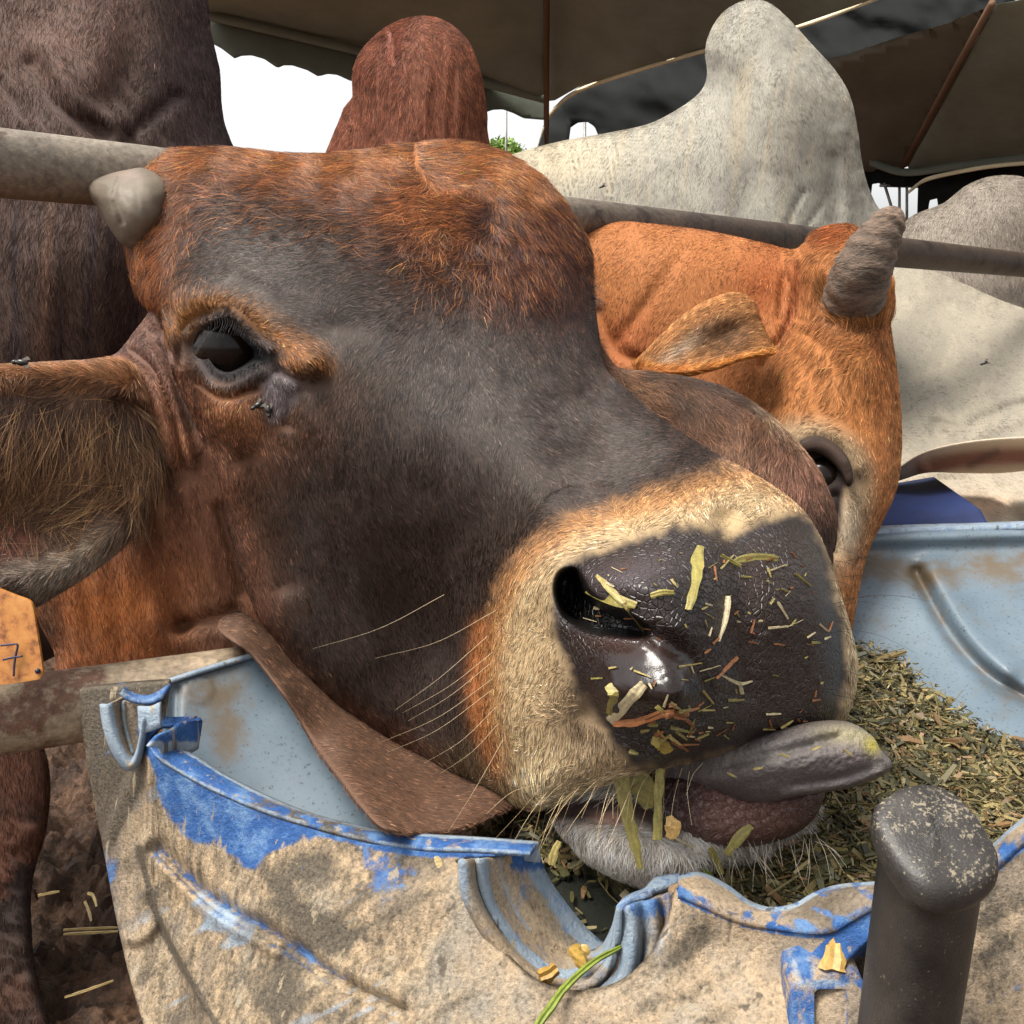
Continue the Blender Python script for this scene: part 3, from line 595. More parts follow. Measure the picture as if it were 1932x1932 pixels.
def c_head(u, v):
    # orange poll hair, grey black face, tan brow and cheek patches, pale muzzle ring, black nose
    poll = sd(u, v, [(200, 250), (700, 230), (1000, 240), (1090, 330), (1140, 460), (1130, 540), (1050, 600), (960, 600), (900, 560), (860, 510), (780, 500), (700, 470), (620, 400), (520, 380), (420, 400), (350, 440), (318, 520), (305, 600), (240, 600), (200, 450)])
    poll2 = sd(u, v, [(240, 280), (500, 270), (950, 255), (1040, 320), (900, 400), (880, 450), (820, 470), (740, 420), (640, 350), (500, 320), (360, 350), (300, 450), (290, 600), (230, 560)])
    nz = (fbm(u, v, 34, 10, 20)-.5)*120
    ring = sd(u, v, MUZ); pad = sd(u, v, PAD); eye = sd(u, v, EYE)
    base = paint(u, v, lin('#2c1f18'), [(fbm(u, v, 200)*.6, lin('#392a22')), (sstep(v-u*.3, 720, 1000)*.6, lin('#281b15')),
        (ga(u, v, 450, 470, 110, 75, 10)*.95, lin('#4a403b')), (ga(u, v, 640, 720, 90, 60)*.35, lin('#58402f')), (ga(u, v, 900, 760, 240, 130, 25)*.45, lin('#46403d')),
        (sstep(poll+nz, -70, 80)*.85, lin('#4f2c1f')), (ln(u, v, [(345, 720), (400, 860), (450, 1000), (490, 1120)], 60)*.65, lin('#5a3b27')), (ga(u, v, 560, 800, 90, 70)*.35, lin('#5c3c28')), (sstep(poll2+nz*1.1, -50, 70)*.85, lin('#8a5128')), (ga(u, v, 900, 500, 150, 60, -25)*.3, lin('#5a3223')), (ga(u, v, 290, 480, 46, 120)*.9, lin('#7d4826')), (ln(u, v, [(270, 350), (330, 305), (450, 300), (600, 315), (750, 300), (900, 300), (1000, 360)], 34)*.75, lin('#9a602e')), (ln(u, v, [(330, 400), (400, 350), (560, 345), (700, 370)], 26)*.45, lin('#7a4626')),
        (ga(u, v, 1020, 470, 80, 90)*.5, lin('#5c3530')),
        (sstep(sd(u, v, [(318, 640), (340, 585), (395, 560), (460, 575), (520, 610), (580, 650), (620, 690), (575, 690), (540, 700), (500, 668), (440, 620), (390, 602), (355, 625)])+nz*.25, -34, 34)*.85, lin('#8a5a2a')),
        (ga(u, v, 545, 665, 36, 30)*.8, lin('#7a4a22')), (ga(u, v, 375, 615, 20, 20)*.7, lin('#b0804c')),
        (ga(u, v, 435, 770, 66, 46, 30)*.85, lin('#9a6540')), (ga(u, v, 470, 850, 70, 70)*.35, lin('#80543a')),
        (sstep(sd(u, v, [(520, 690), (555, 715), (550, 760), (510, 790), (500, 720)]), -16, 10)*.7, lin('#6d6568')),
        (ln(u, v, [(330, 700), (375, 800), (420, 900), (470, 1060), (490, 1170), (540, 1250), (650, 1350), (800, 1440)], 28)*.6, lin('#6b4432')),
        (ga(u, v, 700, 1390, 200, 40, 24)*.6, lin('#5c3a28')),
        (ln(u, v, [(1120, 400), (1132, 520), (1138, 640)], 12)*.8, lin('#1f1a1a'))])
    C = paint(u, v, base, [(sstep(ring+nz*.3, -26, 34), lin('#9c6f42')), (sstep(ring+nz*.2, 14, 66), lin('#a38b68')),
        (ga(u, v, 990, 1470, 120, 60)*.8, lin('#b5a07c')), (ga(u, v, 1600, 1200, 26, 220)*.8, lin('#c9b08c')), (ln(u, v, [(905, 1180), (900, 1330), (935, 1450)], 20)*.6, lin('#a86634')), (ga(u, v, 1500, 945, 60, 20, 30)*.7, lin('#b98a5c')), (ga(u, v, 1130, 1400, 60, 40)*.5, lin('#8d7a62')),
        (sstep(-pad, -10, 90)*0+ga(u, v, 1090, 1330, 60, 110)*.6, lin('#4a3b30')), (sstep(pad+(fbm(u, v, 22)-.5)*26, -20, 10), lin('#211917')), (ga(u, v, 1180, 1085, 90, 36, -15)*.7*sstep(pad, 0, 20), lin('#4a4244')),  # grey oval above the nostril: a highlight painted into the nose colour
        (sstep(pad, 10, 30)*sstep(u, 1300, 1450)*.6, lin('#33251f')), (ga(u, v, 1170, 1215, 70, 22, 12)*.7, lin('#43302a')),
        (sstep(sd(u, v, NOS), -16, 4), lin('#080606')), (sstep(eye, -44, -14)*.9, lin('#241c1b')), (sstep(eye, -14, -4), lin('#141214')), (ln(u, v, [(374, 650), (380, 684), (400, 712)], 6)*.5, lin('#4f4a4b')), (ln(u, v, [(345, 690), (350, 640), (368, 615), (392, 602)], 5)*.6, lin('#4a2c18'))])
    return C
def d_head(u, v):
    ring = sd(u, v, MUZ); eye = sd(u, v, EYE); nos = sd(u, v, NOS); pad = sd(u, v, PAD)
    lip = sstep(v, 930, 1120)*(1-sstep(u, 1250, 1450))
    o = -.050*np.sin(np.clip((ring+6)/75, 0, 1)*math.pi/2)*lip
    o = o+.045*sstep(nos, -9, 14)-.008*ln(u, v, [(1052, 1070), (1040, 1120), (1048, 1180)], 22)
    o = o-.012*ga(u, v, 1180, 1090, 85, 45, 12)-.017*sstep(u, 1100, 1160)*(1-sstep(u, 1285, 1345))*sstep(v, 1228, 1318)*(1-sstep(v, 1318, 1420))+.008*ln(u, v, [(1230, 1200), (1290, 1235), (1320, 1300), (1310, 1350)], 22)
    o = o-.008*ga(u, v, 1460, 1080, 70, 80)+.007*ln(u, v, [(1370, 985), (1395, 1080), (1400, 1200), (1400, 1300)], 28)+.010*ga(u, v, 1375, 985, 45, 26)
    o = o+.010*ln(u, v, [(1560, 1050), (1570, 1120)], 14)+.006*ln(u, v, [(1110, 1345), (1180, 1380), (1250, 1400)], 20)
    # pebbled skin on the nose
    pb = sstep(pad, 4, 30)*(1-.8*ga(u, v, 1200, 1110, 120, 60, -10))*(1-.9*ga(u, v, 1200, 1250, 90, 60))
    o = o-.0011*pb*np.abs(vn(u, v, 13)-.5)*2-.0008*pb*vn(u, v, 7)
    # brow, eye socket, lids and tear furrow
    o = o-.017*ln(u, v, [(322, 640), (340, 590), (390, 568), (450, 585), (520, 630), (580, 680)], 32)-.006*ln(u, v, [(350, 640), (372, 612), (410, 597)], 9)
    o = o+.030*sstep(eye, -5, 7)-.007*ln(u, v, [(390, 612), (425, 596), (460, 622), (505, 660)], 9)+.006*ln(u, v, [(340, 690), (345, 630), (370, 603), (415, 592)], 6)
    o = o-.005*ln(u, v, [(368, 690), (392, 722), (430, 732), (475, 712), (510, 690)], 11)+.004*ln(u, v, [(375, 722), (420, 750), (480, 735)], 6)+.009*ln(u, v, [(498, 678), (535, 705), (570, 715)], 11)
    o = o-.008*ga(u, v, 560, 690, 42, 34)+.006*ln(u, v, [(600, 720), (560, 740), (545, 800)], 18)-.010*ga(u, v, 435, 785, 50, 40)
    o = o-.010*ga(u, v, 620, 880, 80, 200, -15)+.006*ga(u, v, 640, 620, 70, 40)-.008*ga(u, v, 820, 420, 140, 70)+.012*ln(u, v, [(470, 870), (500, 980), (540, 1100)], 24)+.014*ga(u, v, 800, 1180, 90, 130)
    o = o+.003*(vn(u, v, 22, -15, 140)-.5)*sstep(v, 820, 950)*(1-sstep(u, 820, 900))+.002*(vn(u, v, 60)-.5)
    o = o-.0035*(fbm(u, v, 30, 8, 14)-.4)*sstep(-(v-(330+.12*u)), -130, 0)
    return o
headout = [(236, 380), (258, 325), (320, 286), (420, 280), (540, 291), (620, 291), (700, 283), (790, 268), (880, 271), (960, 294), (1030, 342), (1083, 412), (1112, 475), (1120, 545), (1128, 620), (1141, 692),
    (1185, 737), (1260, 800), (1340, 850), (1420, 893), (1490, 940), (1532, 985), (1562, 1045), (1582, 1110), (1606, 1190), (1618, 1260), (1607, 1325), (1578, 1372), (1500, 1398), (1420, 1412), (1350, 1430), (1270, 1448), (1190, 1470), (1120, 1492), (1060, 1518), (1010, 1530), (968, 1518), (930, 1498),
    (816, 1462), (663, 1370), (561, 1278), (510, 1222), (474, 1166), (445, 1070), (412, 960), (388, 865), (345, 770), (318, 690), (306, 600), (262, 550), (240, 470), (230, 420)]
hc = [(300, 300, .83), (600, 300, .825), (900, 290, .83), (1080, 400, .85), (1130, 580, .86),
    (300, 450, .80), (450, 450, .755), (700, 420, .755), (950, 430, .77), (1060, 560, .79), (330, 560, .765), (600, 590, .70), (850, 620, .70), (1050, 680, .745), (370, 700, .745), (430, 660, .728), (560, 720, .70),
    (430, 850, .755), (650, 850, .688), (850, 800, .655), (1000, 830, .645), (1150, 850, .675), (470, 1000, .775), (700, 1050, .71), (900, 1000, .655), (1050, 950, .605), (1250, 920, .585), (1420, 920, .60),
    (520, 1180, .79), (700, 1250, .745), (850, 1250, .715), (960, 1180, .645), (960, 1350, .635), (1100, 1050, .57), (1300, 1050, .535), (1480, 1030, .56), (1100, 1250, .545), (1300, 1220, .505), (1500, 1180, .53), (1590, 1250, .57),
    (1100, 1400, .575), (1300, 1400, .52), (1500, 1350, .54), (620, 1350, .785), (800, 1440, .755), (900, 1490, .72), (1000, 1500, .62)]
headp = relief(headout, hc, T=.055, R=60, step=4.2, disp=d_head, col=c_head, back=.14, attrs={'Wet': lambda u, v: sstep(sd(u, v, PAD), -6, 14), 'Gloss': lambda u, v: np.clip(ga(u, v, 1218, 1268, 105, 62, -5)*1.8+ga(u, v, 1180, 1075, 90, 36)*.75, 0, 1)})
# neck, dewlap, ear base, chin, lip
c_neck = lambda u, v: paint(u, v, lin('#7d5540'), [(ga(u, v, 220, 1160, 170, 120)*1.1, lin('#9a5c30')), (ga(u, v, 300, 1000, 90, 60)*.5, lin('#6a3f28')), (ga(u, v, 90, 1180, 30, 60)*.8, lin('#3a2a20')), (ga(u, v, 400, 1180, 60, 60)*.6, lin('#8d6a55')), (sstep(fbm(u, v, 30, 80, 160), .4, .7)*.3, lin('#5c3b28'))])
d_neck = lambda u, v: .02*ln(u, v, [(280, 960), (320, 1080), (335, 1170)], 26)-.015*ln(u, v, [(350, 930), (385, 1050), (420, 1140)], 24)+.012*ln(u, v, [(415, 960), (445, 1060), (455, 1120)], 12)+.006*(vn(u, v, 26, -10, 160)-.5)+.02*ln(u, v, [(345, 1180), (400, 1165), (440, 1150)], 14)-.01*ga(u, v, 300, 1180, 40, 50)
neckp = relief([(60, 1080), (150, 960), (240, 860), (330, 800), (450, 820), (560, 1100), (620, 1280), (480, 1300), (330, 1320), (132, 1300), (100, 1225), (70, 1160)],
    [(100, 1200, .88), (250, 1100, .83), (250, 1250, .86), (400, 950, .80), (450, 1100, .82), (500, 1250, .83)], T=.05, R=60, step=6, col=c_neck, disp=d_neck, back=.15)
dewp = relief([(412, 1190), (416, 1168), (440, 1156), (490, 1130), (560, 1180), (640, 1240), (740, 1310), (870, 1390), (980, 1440), (1010, 1500), (960, 1532), (925, 1545), (908, 1553), (867, 1570), (800, 1575), (729, 1569), (680, 1525), (643, 1477), (597, 1416), (541, 1324), (479, 1242), (440, 1213)],
    [(420, 1180, .735), (550, 1290, .70), (600, 1400, .672), (650, 1400, .67), (800, 1510, .655), (930, 1520, .66), (500, 1150, .90), (560, 1205, .92), (640, 1270, .91), (760, 1360, .88), (900, 1430, .84), (561, 1262, .81), (663, 1350, .79), (816, 1440, .75), (620, 1385, .69), (740, 1460, .675), (500, 1215, .75), (455, 1185, .73)], T=.038, R=46, step=4.5, col=lambda u, v: paint(u, v, lin('#573e2e'), [(sstep(fbm(u, v, 24, 45, 60), .45, .7)*.4, lin('#5f4231')), (sstep(u, 750, 950)*.5, lin('#4d3425')), (ga(u, v, 450, 1190, 30, 30)*.3, lin('#7a5c48'))]),  # right end darkened: shade under the muzzle painted into the coat
    disp=lambda u, v: .003*(vn(u, v, 50, 40, 20)-.5), back=.04)
c_eb = lambda u, v: paint(u, v, lin('#6b4a3c'), [(ga(u, v, 270, 790, 70, 60)*.6, lin('#8a5a3a')), (ga(u, v, 340, 840, 36, 50)*.8, lin('#8a5d40')), (ln(u, v, [(320, 600), (335, 700), (365, 800)], 16)*.6, lin('#2c201d')), (ga(u, v, 270, 650, 40, 40)*.5, lin('#59453e'))])
ebp = relief([(190, 690), (225, 662), (262, 615), (296, 578), (325, 590), (340, 680), (380, 780), (405, 860), (400, 880), (370, 884), (318, 886), (280, 870), (230, 780)],
    [(230, 690, .80), (300, 600, .80), (350, 800, .775), (320, 880, .775), (280, 750, .775)], T=.04, R=50, step=4.5, col=c_eb, back=.06,
    disp=lambda u, v: .010*ln(u, v, [(250, 660), (290, 700), (325, 780), (345, 870)], 7)-.007*ln(u, v, [(240, 690), (280, 720), (310, 800), (318, 870)], 10)+.008*ln(u, v, [(285, 625), (318, 690), (348, 780), (375, 870)], 7)-.006*ln(u, v, [(270, 640), (305, 700), (335, 780), (360, 870)], 8)+.016*ln(u, v, [(320, 610), (345, 700), (385, 800)], 9))
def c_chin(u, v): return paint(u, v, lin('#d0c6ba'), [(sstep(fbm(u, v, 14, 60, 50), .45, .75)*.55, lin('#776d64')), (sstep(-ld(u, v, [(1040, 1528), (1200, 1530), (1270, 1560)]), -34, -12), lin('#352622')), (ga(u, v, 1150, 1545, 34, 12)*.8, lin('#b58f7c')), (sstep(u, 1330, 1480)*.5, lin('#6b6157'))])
chinp = relief([(1035, 1520), (1080, 1480), (1200, 1460), (1350, 1470), (1480, 1500), (1550, 1530), (1520, 1580), (1440, 1620), (1350, 1640), (1300, 1662), (1240, 1672), (1180, 1660), (1110, 1622), (1068, 1578), (1045, 1548)],
    [(1050, 1530, .60), (1200, 1560, .552), (1300, 1620, .545), (1450, 1560, .585), (1200, 1640, .555), (1350, 1500, .59)], T=.035, R=55, step=4, col=c_chin, disp=lambda u, v: .008*ln(u, v, [(1080, 1540), (1200, 1560), (1300, 1600)], 10), back=.05)
def c_lip(u, v): return paint(u, v, lin('#6b4c45'), [(sstep(1330-u, -60, 60)*.9, lin('#2f2423')), (sstep(u, 1440, 1540)*.7, lin('#4d3a37')), (ga(u, v, 1370, 1545, 70, 26)*.5, lin('#8d6b62'))])
lipp = relief([(1190, 1475), (1300, 1460), (1430, 1490), (1548, 1480), (1545, 1530), (1510, 1568), (1450, 1592), (1370, 1604), (1310, 1598), (1265, 1575), (1200, 1530)],
    [(1200, 1500, .575), (1350, 1540, .548), (1500, 1520, .56), (1400, 1590, .555)], T=.02, R=34, step=3.2, col=c_lip, disp=lambda u, v: -.0028*np.sqrt(np.abs(np.sin(u/7.5+.8*np.sin(v/9))*np.sin((v+u*.35)/7.0+.6*np.sin(u/11)))), back=.03,
    attrs={'Wet': lambda u, v: np.ones_like(u)})
# skin material: dry coat / wet nose
m, n, l, b = mat('cow_face_skin'); a_ = attr(n, 'Col'); wa = attr(n, 'Wet'); gl = attr(n, 'Gloss')
t = noise_node(n, l, 900, 5, .6); r = ramp(n, l, t.outputs[0], [(.3, (.65,)*3), (.7, (1.3,)*3)])
l.new(mixc(n, l, 1., a_.outputs[0], r.outputs[0], 'MULTIPLY'), b.inputs['Base Color'])
mr = n.new('ShaderNodeMapRange'); l.new(wa.outputs['Fac'], mr.inputs[0]); mr.inputs[3].default_value = .8; mr.inputs[4].default_value = .36
t3 = noise_node(n, l, 55, 4, .6)
mu = n.new('ShaderNodeMath'); mu.operation = 'MULTIPLY_ADD'; l.new(gl.outputs['Fac'], mu.inputs[0]); mu.inputs[1].default_value = -.31; l.new(mr.outputs[0], mu.inputs[2]); l.new(mu.outputs[0], b.inputs['Roughness'])
vo = n.new('ShaderNodeTexVoronoi'); vo.feature = 'DISTANCE_TO_EDGE'; vo.inputs['Scale'].default_value = 260; tc = n.new('ShaderNodeTexCoord'); l.new(tc.outputs['Object'], vo.inputs[0])
s_ = n.new('ShaderNodeMath'); s_.operation = 'MINIMUM'; l.new(vo.outputs[0], s_.inputs[0]); s_.inputs[1].default_value = .12
q1 = n.new('ShaderNodeMath'); q1.operation = 'MULTIPLY'; l.new(s_.outputs[0], q1.inputs[0]); l.new(wa.outputs['Fac'], q1.inputs[1])
i1 = n.new('ShaderNodeMath'); i1.operation = 'SUBTRACT'; i1.inputs[0].default_value = 1; l.new(gl.outputs['Fac'], i1.inputs[1])
q2 = n.new('ShaderNodeMath'); q2.operation = 'MULTIPLY'; l.new(q1.outputs[0], q2.inputs[0]); l.new(i1.outputs[0], q2.inputs[1])
pv = bump(n, l, b, t.outputs[0], .25, .0005); bump(n, l, b, q2.outputs[0], .8, .006, pv)
M_FACE = m
b.inputs['Specular IOR Level'].default_value = .42
build('body', [headp, neckp, dewp, ebp, chinp, lipp], M_FACE, R0)
# tongue
M_TONGUE, n, l, b = mat('wet_tongue'); a_ = attr(n, 'Col'); t = noise_node(n, l, 500, 5, .6); r = ramp(n, l, t.outputs[0], [(.3, (.8,)*3), (.7, (1.15,)*3)])
l.new(mixc(n, l, 1., a_.outputs[0], r.outputs[0], 'MULTIPLY'), b.inputs['Base Color']); b.inputs['Roughness'].default_value = .42; b.inputs['Subsurface Weight'].default_value = .0; bump(n, l, b, t.outputs[0], .8, .0016)
tonp = relief([(1230, 1450), (1320, 1412), (1440, 1385), (1530, 1362), (1600, 1362), (1645, 1388), (1662, 1415), (1683, 1440), (1668, 1462), (1615, 1484), (1560, 1494), (1500, 1503), (1440, 1514), (1370, 1505), (1300, 1490), (1250, 1475)],
    [(1300, 1450, .56), (1450, 1430, .528), (1600, 1400, .535), (1660, 1440, .53), (1500, 1490, .53)], T=.014, R=46, step=3.0, col=lambda u, v: paint(u, v, lin('#5d5453'), [(fbm(u, v, 18, -12, 9)*.5, lin('#4a403f')), (ga(u, v, 1450, 1425, 120, 28, -12)*.6, lin('#85807a')), (ln(u, v, [(1480, 1492), (1580, 1478), (1672, 1440)], 7)*.7, lin('#8d8583')), (ga(u, v, 1600, 1385, 60, 18, 5)*.6, lin('#a39a70')), (ga(u, v, 1648, 1405, 16, 16)*.9, lin('#b3a648')), (ga(u, v, 1350, 1495, 80, 18)*.6, lin('#3a2e2e'))]),
    disp=lambda u, v: -.003*ln(u, v, [(1330, 1470), (1500, 1440), (1620, 1420)], 20)+.0022*(fbm(u, v, 26, -12, 12)-.5)+.0012*(vn(u, v, 5)-.5)+.004*ln(u, v, [(1380, 1440), (1480, 1418), (1580, 1390)], 9)+.003*ln(u, v, [(1500, 1480), (1600, 1465), (1670, 1440)], 8), back=.03)
build('tongue', tonp, M_TONGUE, R0)
# horn
h0 = relief([(164, 352), (172, 338), (200, 328), (235, 321), (275, 318), (320, 350), (310, 420), (270, 470), (232, 462), (206, 430), (183, 392), (168, 370)],
    [(170, 355, .80), (250, 330, .80), (240, 450, .80), (240, 390, .785)], T=.04, R=48, step=3.5, col=lambda u, v: paint(u, v, lin('#62574a'), [(ga(u, v, 235, 390, 30, 40)*.5, lin('#8a8276')), (ga(u, v, 240, 330, 30, 12)*.6, lin('#7d6c62'))]), back=.04, disp=lambda u, v: .004*ln(u, v, [(225, 335), (215, 370), (230, 420)], 4)+.0015*(vn(u, v, 26, 70, 8)-.5))
build('horn', h0, coat('smooth_horn', rough=.6, scale=50, stretch=(1, 1, 2), bs=.35, bd=.002, var=.16), R0)
# left ear
def c_ear(u, v):
    return paint(u, v, lin('#4f372a'), [(fbm(u, v, 70)*.5, lin('#6b5443')), (sstep(ld(u, v, [(0, 688), (220, 688), (270, 730)]), 62, 12)*.8, lin('#8f5f36')), (ga(u, v, 20, 960, 60, 90)*.85, lin('#7c3426')), (ga(u, v, 150, 1060, 120, 34, -28)*.9, lin('#8b7d6b')), (ga(u, v, 30, 1080, 90, 30)*.7, lin('#7c7064')), (ga(u, v, 250, 745, 40, 14, 20)*.6, lin('#3b2622')), (ga(u, v, 170, 720, 60, 30)*.5, lin('#9a683c'))])
ear0 = relief([(-160, 700), (-80, 690), (20, 689), (150, 683), (225, 680), (262, 700), (288, 740), (302, 800), (308, 862), (296, 920), (272, 975), (236, 1024), (180, 1072), (120, 1112), (62, 1142), (20, 1120), (-40, 1100), (-160, 1060)],
    [(-100, 900, .66), (50, 720, .70), (50, 900, .685), (50, 1080, .675), (200, 720, .745), (200, 950, .725), (290, 850, .765), (100, 1100, .69)], T=.028, R=34, step=4.5, col=c_ear, back=.02,
    disp=lambda u, v: .03*ga(u, v, 60, 960, 140, 110, -10)-.012*ln(u, v, [(0, 700), (150, 700), (240, 715)], 26)-.008*ln(u, v, [(20, 1090), (140, 1060), (240, 980)], 24)+.014*ln(u, v, [(215, 742), (265, 760), (292, 800)], 9)-.006*ln(u, v, [(200, 725), (262, 742)], 9))
build('ear', ear0, M_FACE, R0)
# far ear, seen past the bridge of the nose
def c_fe(u, v): return paint(u, v, lin('#5a3d2c'), [(ga(u, v, 1190, 735, 60, 60)*.7, lin('#805a3c')), (ga(u, v, 1290, 760, 60, 40, 20)*.7, lin('#38281b')), (ga(u, v, 1470, 910, 60, 50, 40)*.9, lin('#8a6252')), (ga(u, v, 1400, 850, 80, 40, 40)*.6, lin('#80604a')), (ga(u, v, 1540, 1010, 40, 70)*.95, lin('#1c1514')), (ga(u, v, 1440, 780, 90, 10, 40)*.5, lin('#8a755c')), (sstep(ld(u, v, [(1210, 708), (1330, 722), (1430, 768)]), 22, 4)*.6, lin('#241a14'))])  # dark strip along the upper edge: painted shadow of the orange ear
fe = relief([(1110, 640), (1160, 690), (1220, 702), (1300, 714), (1370, 735), (1435, 772), (1485, 815), (1528, 866), (1556, 915), (1572, 965), (1570, 1010), (1560, 1060), (1500, 1060), (1400, 960), (1250, 860), (1140, 760), (1080, 700)],
    [(1130, 680, .88), (1300, 780, .855), (1450, 850, .84), (1550, 980, .84), (1400, 930, .83)], T=.035, R=48, step=4.5, col=c_fe, back=.03)
build('ear', fe, M_FACE, R0)
# eye
ball('eye', 440, 658, .7675, .0350, M_EYE, R0)

# ------------------------------------------------------------------ coat hair
G = [(300, 320, -1, .35), (250, 400, -.5, 1), (270, 520, .1, 1), (330, 420, -.6, 1), (420, 330, -1, .25), (420, 400, -1, .5), (600, 330, -1, .1), (600, 420, -1, .05), (500, 470, -1, -.1), (400, 500, -1, .2), (700, 300, -1, .15), (700, 380, -1, .0), (780, 430, -.9, .25),
    (850, 300, .9, -.3), (950, 320, .8, .5), (880, 380, -.5, .6), (850, 470, -.7, .6), (800, 540, -.8, .55), (700, 560, -1, .3), (900, 560, -.2, 1), (960, 480, .4, 1), (1040, 420, .7, .9), (1090, 520, .4, 1), (1040, 620, .15, 1),
    (350, 590, -.3, -1), (450, 560, .6, -.3), (560, 620, .8, .2), (600, 680, .6, .6), (640, 760, -.3, 1), (700, 660, -.4, 1), (560, 800, -.1, 1), (430, 800, -.3, 1), (450, 900, 0, 1), (600, 1000, .2, 1), (750, 800, .1, 1), (850, 700, .1, 1), (950, 760, .3, 1), (1080, 720, .5, 1),
    (800, 1000, .2, 1), (700, 1200, .3, 1), (560, 1150, .4, 1), (900, 900, .3, 1), (1050, 850, .6, .8), (1200, 850, .8, .5), (850, 1200, .1, 1), (800, 1400, .6, .7),
    (1000, 1060, -.9, .7), (1100, 980, -.5, -.6), (1250, 930, .3, -1), (1350, 940, .2, -1), (1450, 950, .6, -.8), (950, 1200, -1, .4), (930, 1300, -1, .45), (960, 1400, -.7, .8), (1050, 1300, -1, .3), (1050, 1420, -.6, 1), (1150, 1420, -.3, 1), (1000, 1500, -.3, 1), (1600, 1200, .6, .8), (1590, 1340, .6, .8)]
nopad = lambda u, v: (1-sstep(sd(u, v, PAD), -16, 0))*(1-sstep(sd(u, v, EYE), -10, 0))*(1-sstep(sd(u, v, NOS), -22, -6))
pollm = lambda u, v: sstep((390+.10*(u-600))-v+110*ga(u, v, 900, 540, 160, 160), -110, 70)
def L_head(u, v): return .0062+.008*np.clip(pollm(u, v), 0, 1)+.010*ga(u, v, 270, 480, 60, 120)+.004*ga(u, v, 1000, 1460, 130, 60)
def C_fur(u, v):
    c = desat(c_head(u, v)*1.25, .95)
    return c
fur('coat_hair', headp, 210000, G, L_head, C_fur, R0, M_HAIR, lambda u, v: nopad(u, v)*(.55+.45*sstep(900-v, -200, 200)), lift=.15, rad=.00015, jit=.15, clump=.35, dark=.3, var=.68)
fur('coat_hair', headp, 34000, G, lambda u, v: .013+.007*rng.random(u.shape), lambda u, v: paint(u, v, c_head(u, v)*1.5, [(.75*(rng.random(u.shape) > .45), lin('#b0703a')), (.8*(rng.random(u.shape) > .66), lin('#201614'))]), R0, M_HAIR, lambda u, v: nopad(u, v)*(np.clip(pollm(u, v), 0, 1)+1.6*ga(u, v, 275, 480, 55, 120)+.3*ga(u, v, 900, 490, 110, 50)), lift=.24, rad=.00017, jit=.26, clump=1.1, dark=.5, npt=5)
GE = [(-60, 720, .1, 1), (0, 760, .2, 1), (100, 720, -1, .2), (200, 705, -1, .1), (100, 780, .15, 1), (200, 780, -.1, 1), (240, 850, -.25, 1), (150, 860, -.35, 1), (50, 880, -.1, 1), (50, 1000, -.1, 1), (150, 950, -.3, 1), (250, 940, -.8, .6), (220, 1000, -.9, .4), (150, 1060, -.9, .5), (60, 1080, -1, .5), (-60, 1040, -.5, 1)]
fur('ear_hair', ear0, 42000, GE, lambda u, v: .008+.012*ga(u, v, 120, 860, 170, 150), lambda u, v: desat(c_ear(u, v)*1.45, .85), R0, M_HAIR, None, lift=.25, rad=.00012, jit=.25, clump=.3)
fur('ear_hair', ear0, 5200, GE, lambda u, v: .030+.012*rng.random(u.shape), lambda u, v: paint(u, v, lin('#9a7650')*1.0, [((rng.random(u.shape) > .4)*.85, lin('#5a3a2a'))]), R0, M_HAIR, lambda u, v: np.clip(ga(u, v, 120, 880, 170, 110)*1.3-.15, 0, 1), lift=.35, rad=.00017, jit=.22, clump=.9, npt=6)
fur('coat_hair', neckp, 26000, [(100, 1200, -.1, 1), (300, 1100, -.1, 1), (420, 1000, .1, 1)], lambda u, v: np.full(u.shape, .008), lambda u, v: c_neck(u, v)*1.35, R0, M_HAIR, lift=.15, clump=.2)
fur('coat_hair', dewp, 20000, [(500, 1260, .6, 1), (700, 1450, .7, .8), (900, 1530, 1, .2)], lambda u, v: np.full(u.shape, .005), lambda u, v: lin('#644836')*(.75+.7*fbm(u, v, 30))[:, None], R0, M_HAIR, lift=.2)
fur('coat_hair', ebp, 14000, [(300, 650, -.5, 1), (350, 800, -.1, 1)], lambda u, v: np.full(u.shape, .006), lambda u, v: c_eb(u, v)*1.5, R0, M_HAIR, lift=.15)
fur('ear_hair', fe, 24000, [(1150, 700, .8, .6), (1300, 760, .5, 1), (1450, 850, -.4, 1), (1550, 1000, .2, 1)], lambda u, v: np.full(u.shape, .016), lambda u, v: c_fe(u, v)*1.5, R0, M_HAIR, lift=.2, clump=.4)
fur('chin_hair', chinp, 16000, [(1080, 1560, -.6, 1), (1200, 1620, -.2, 1), (1400, 1600, .5, 1)], lambda u, v: np.full(u.shape, .010), lambda u, v: c_chin(u, v)*1.5, R0, M_HAIR, lambda u, v: 1-sstep(-ld(u, v, [(1040, 1528), (1200, 1530), (1270, 1560)]), -34, -12), lift=.35, clump=.3)
GO = [(1150, 500, -.6, 1), (1300, 500, -.3, 1), (1450, 560, -.3, 1), (1560, 460, -.8, .5), (1600, 650, -.9, .4), (1560, 700, -.8, .7), (1650, 700, .2, 1), (1600, 780, -.3, 1), (1660, 850, .1, 1), (1500, 780, -.5, 1), (1600, 1000, 0, 1), (1200, 750, -.5, 1)]
fur('coat_hair', orp, 85000, GO, lambda u, v: .0065+.012*ga(u, v, 1590, 640, 110, 120)+.010*ga(u, v, 1575, 440, 50, 30), lambda u, v: desat(c_or(u, v)*1.15, .92), R6, M_HAIRD, lambda u, v: 1-sstep(sd(u, v, [(1505, 838), (1530, 825), (1570, 838), (1600, 870), (1605, 905), (1590, 930), (1585, 1000), (1565, 1040), (1540, 1000), (1530, 900)]), -8, 0), lift=.15, rad=.00016, clump=.6)
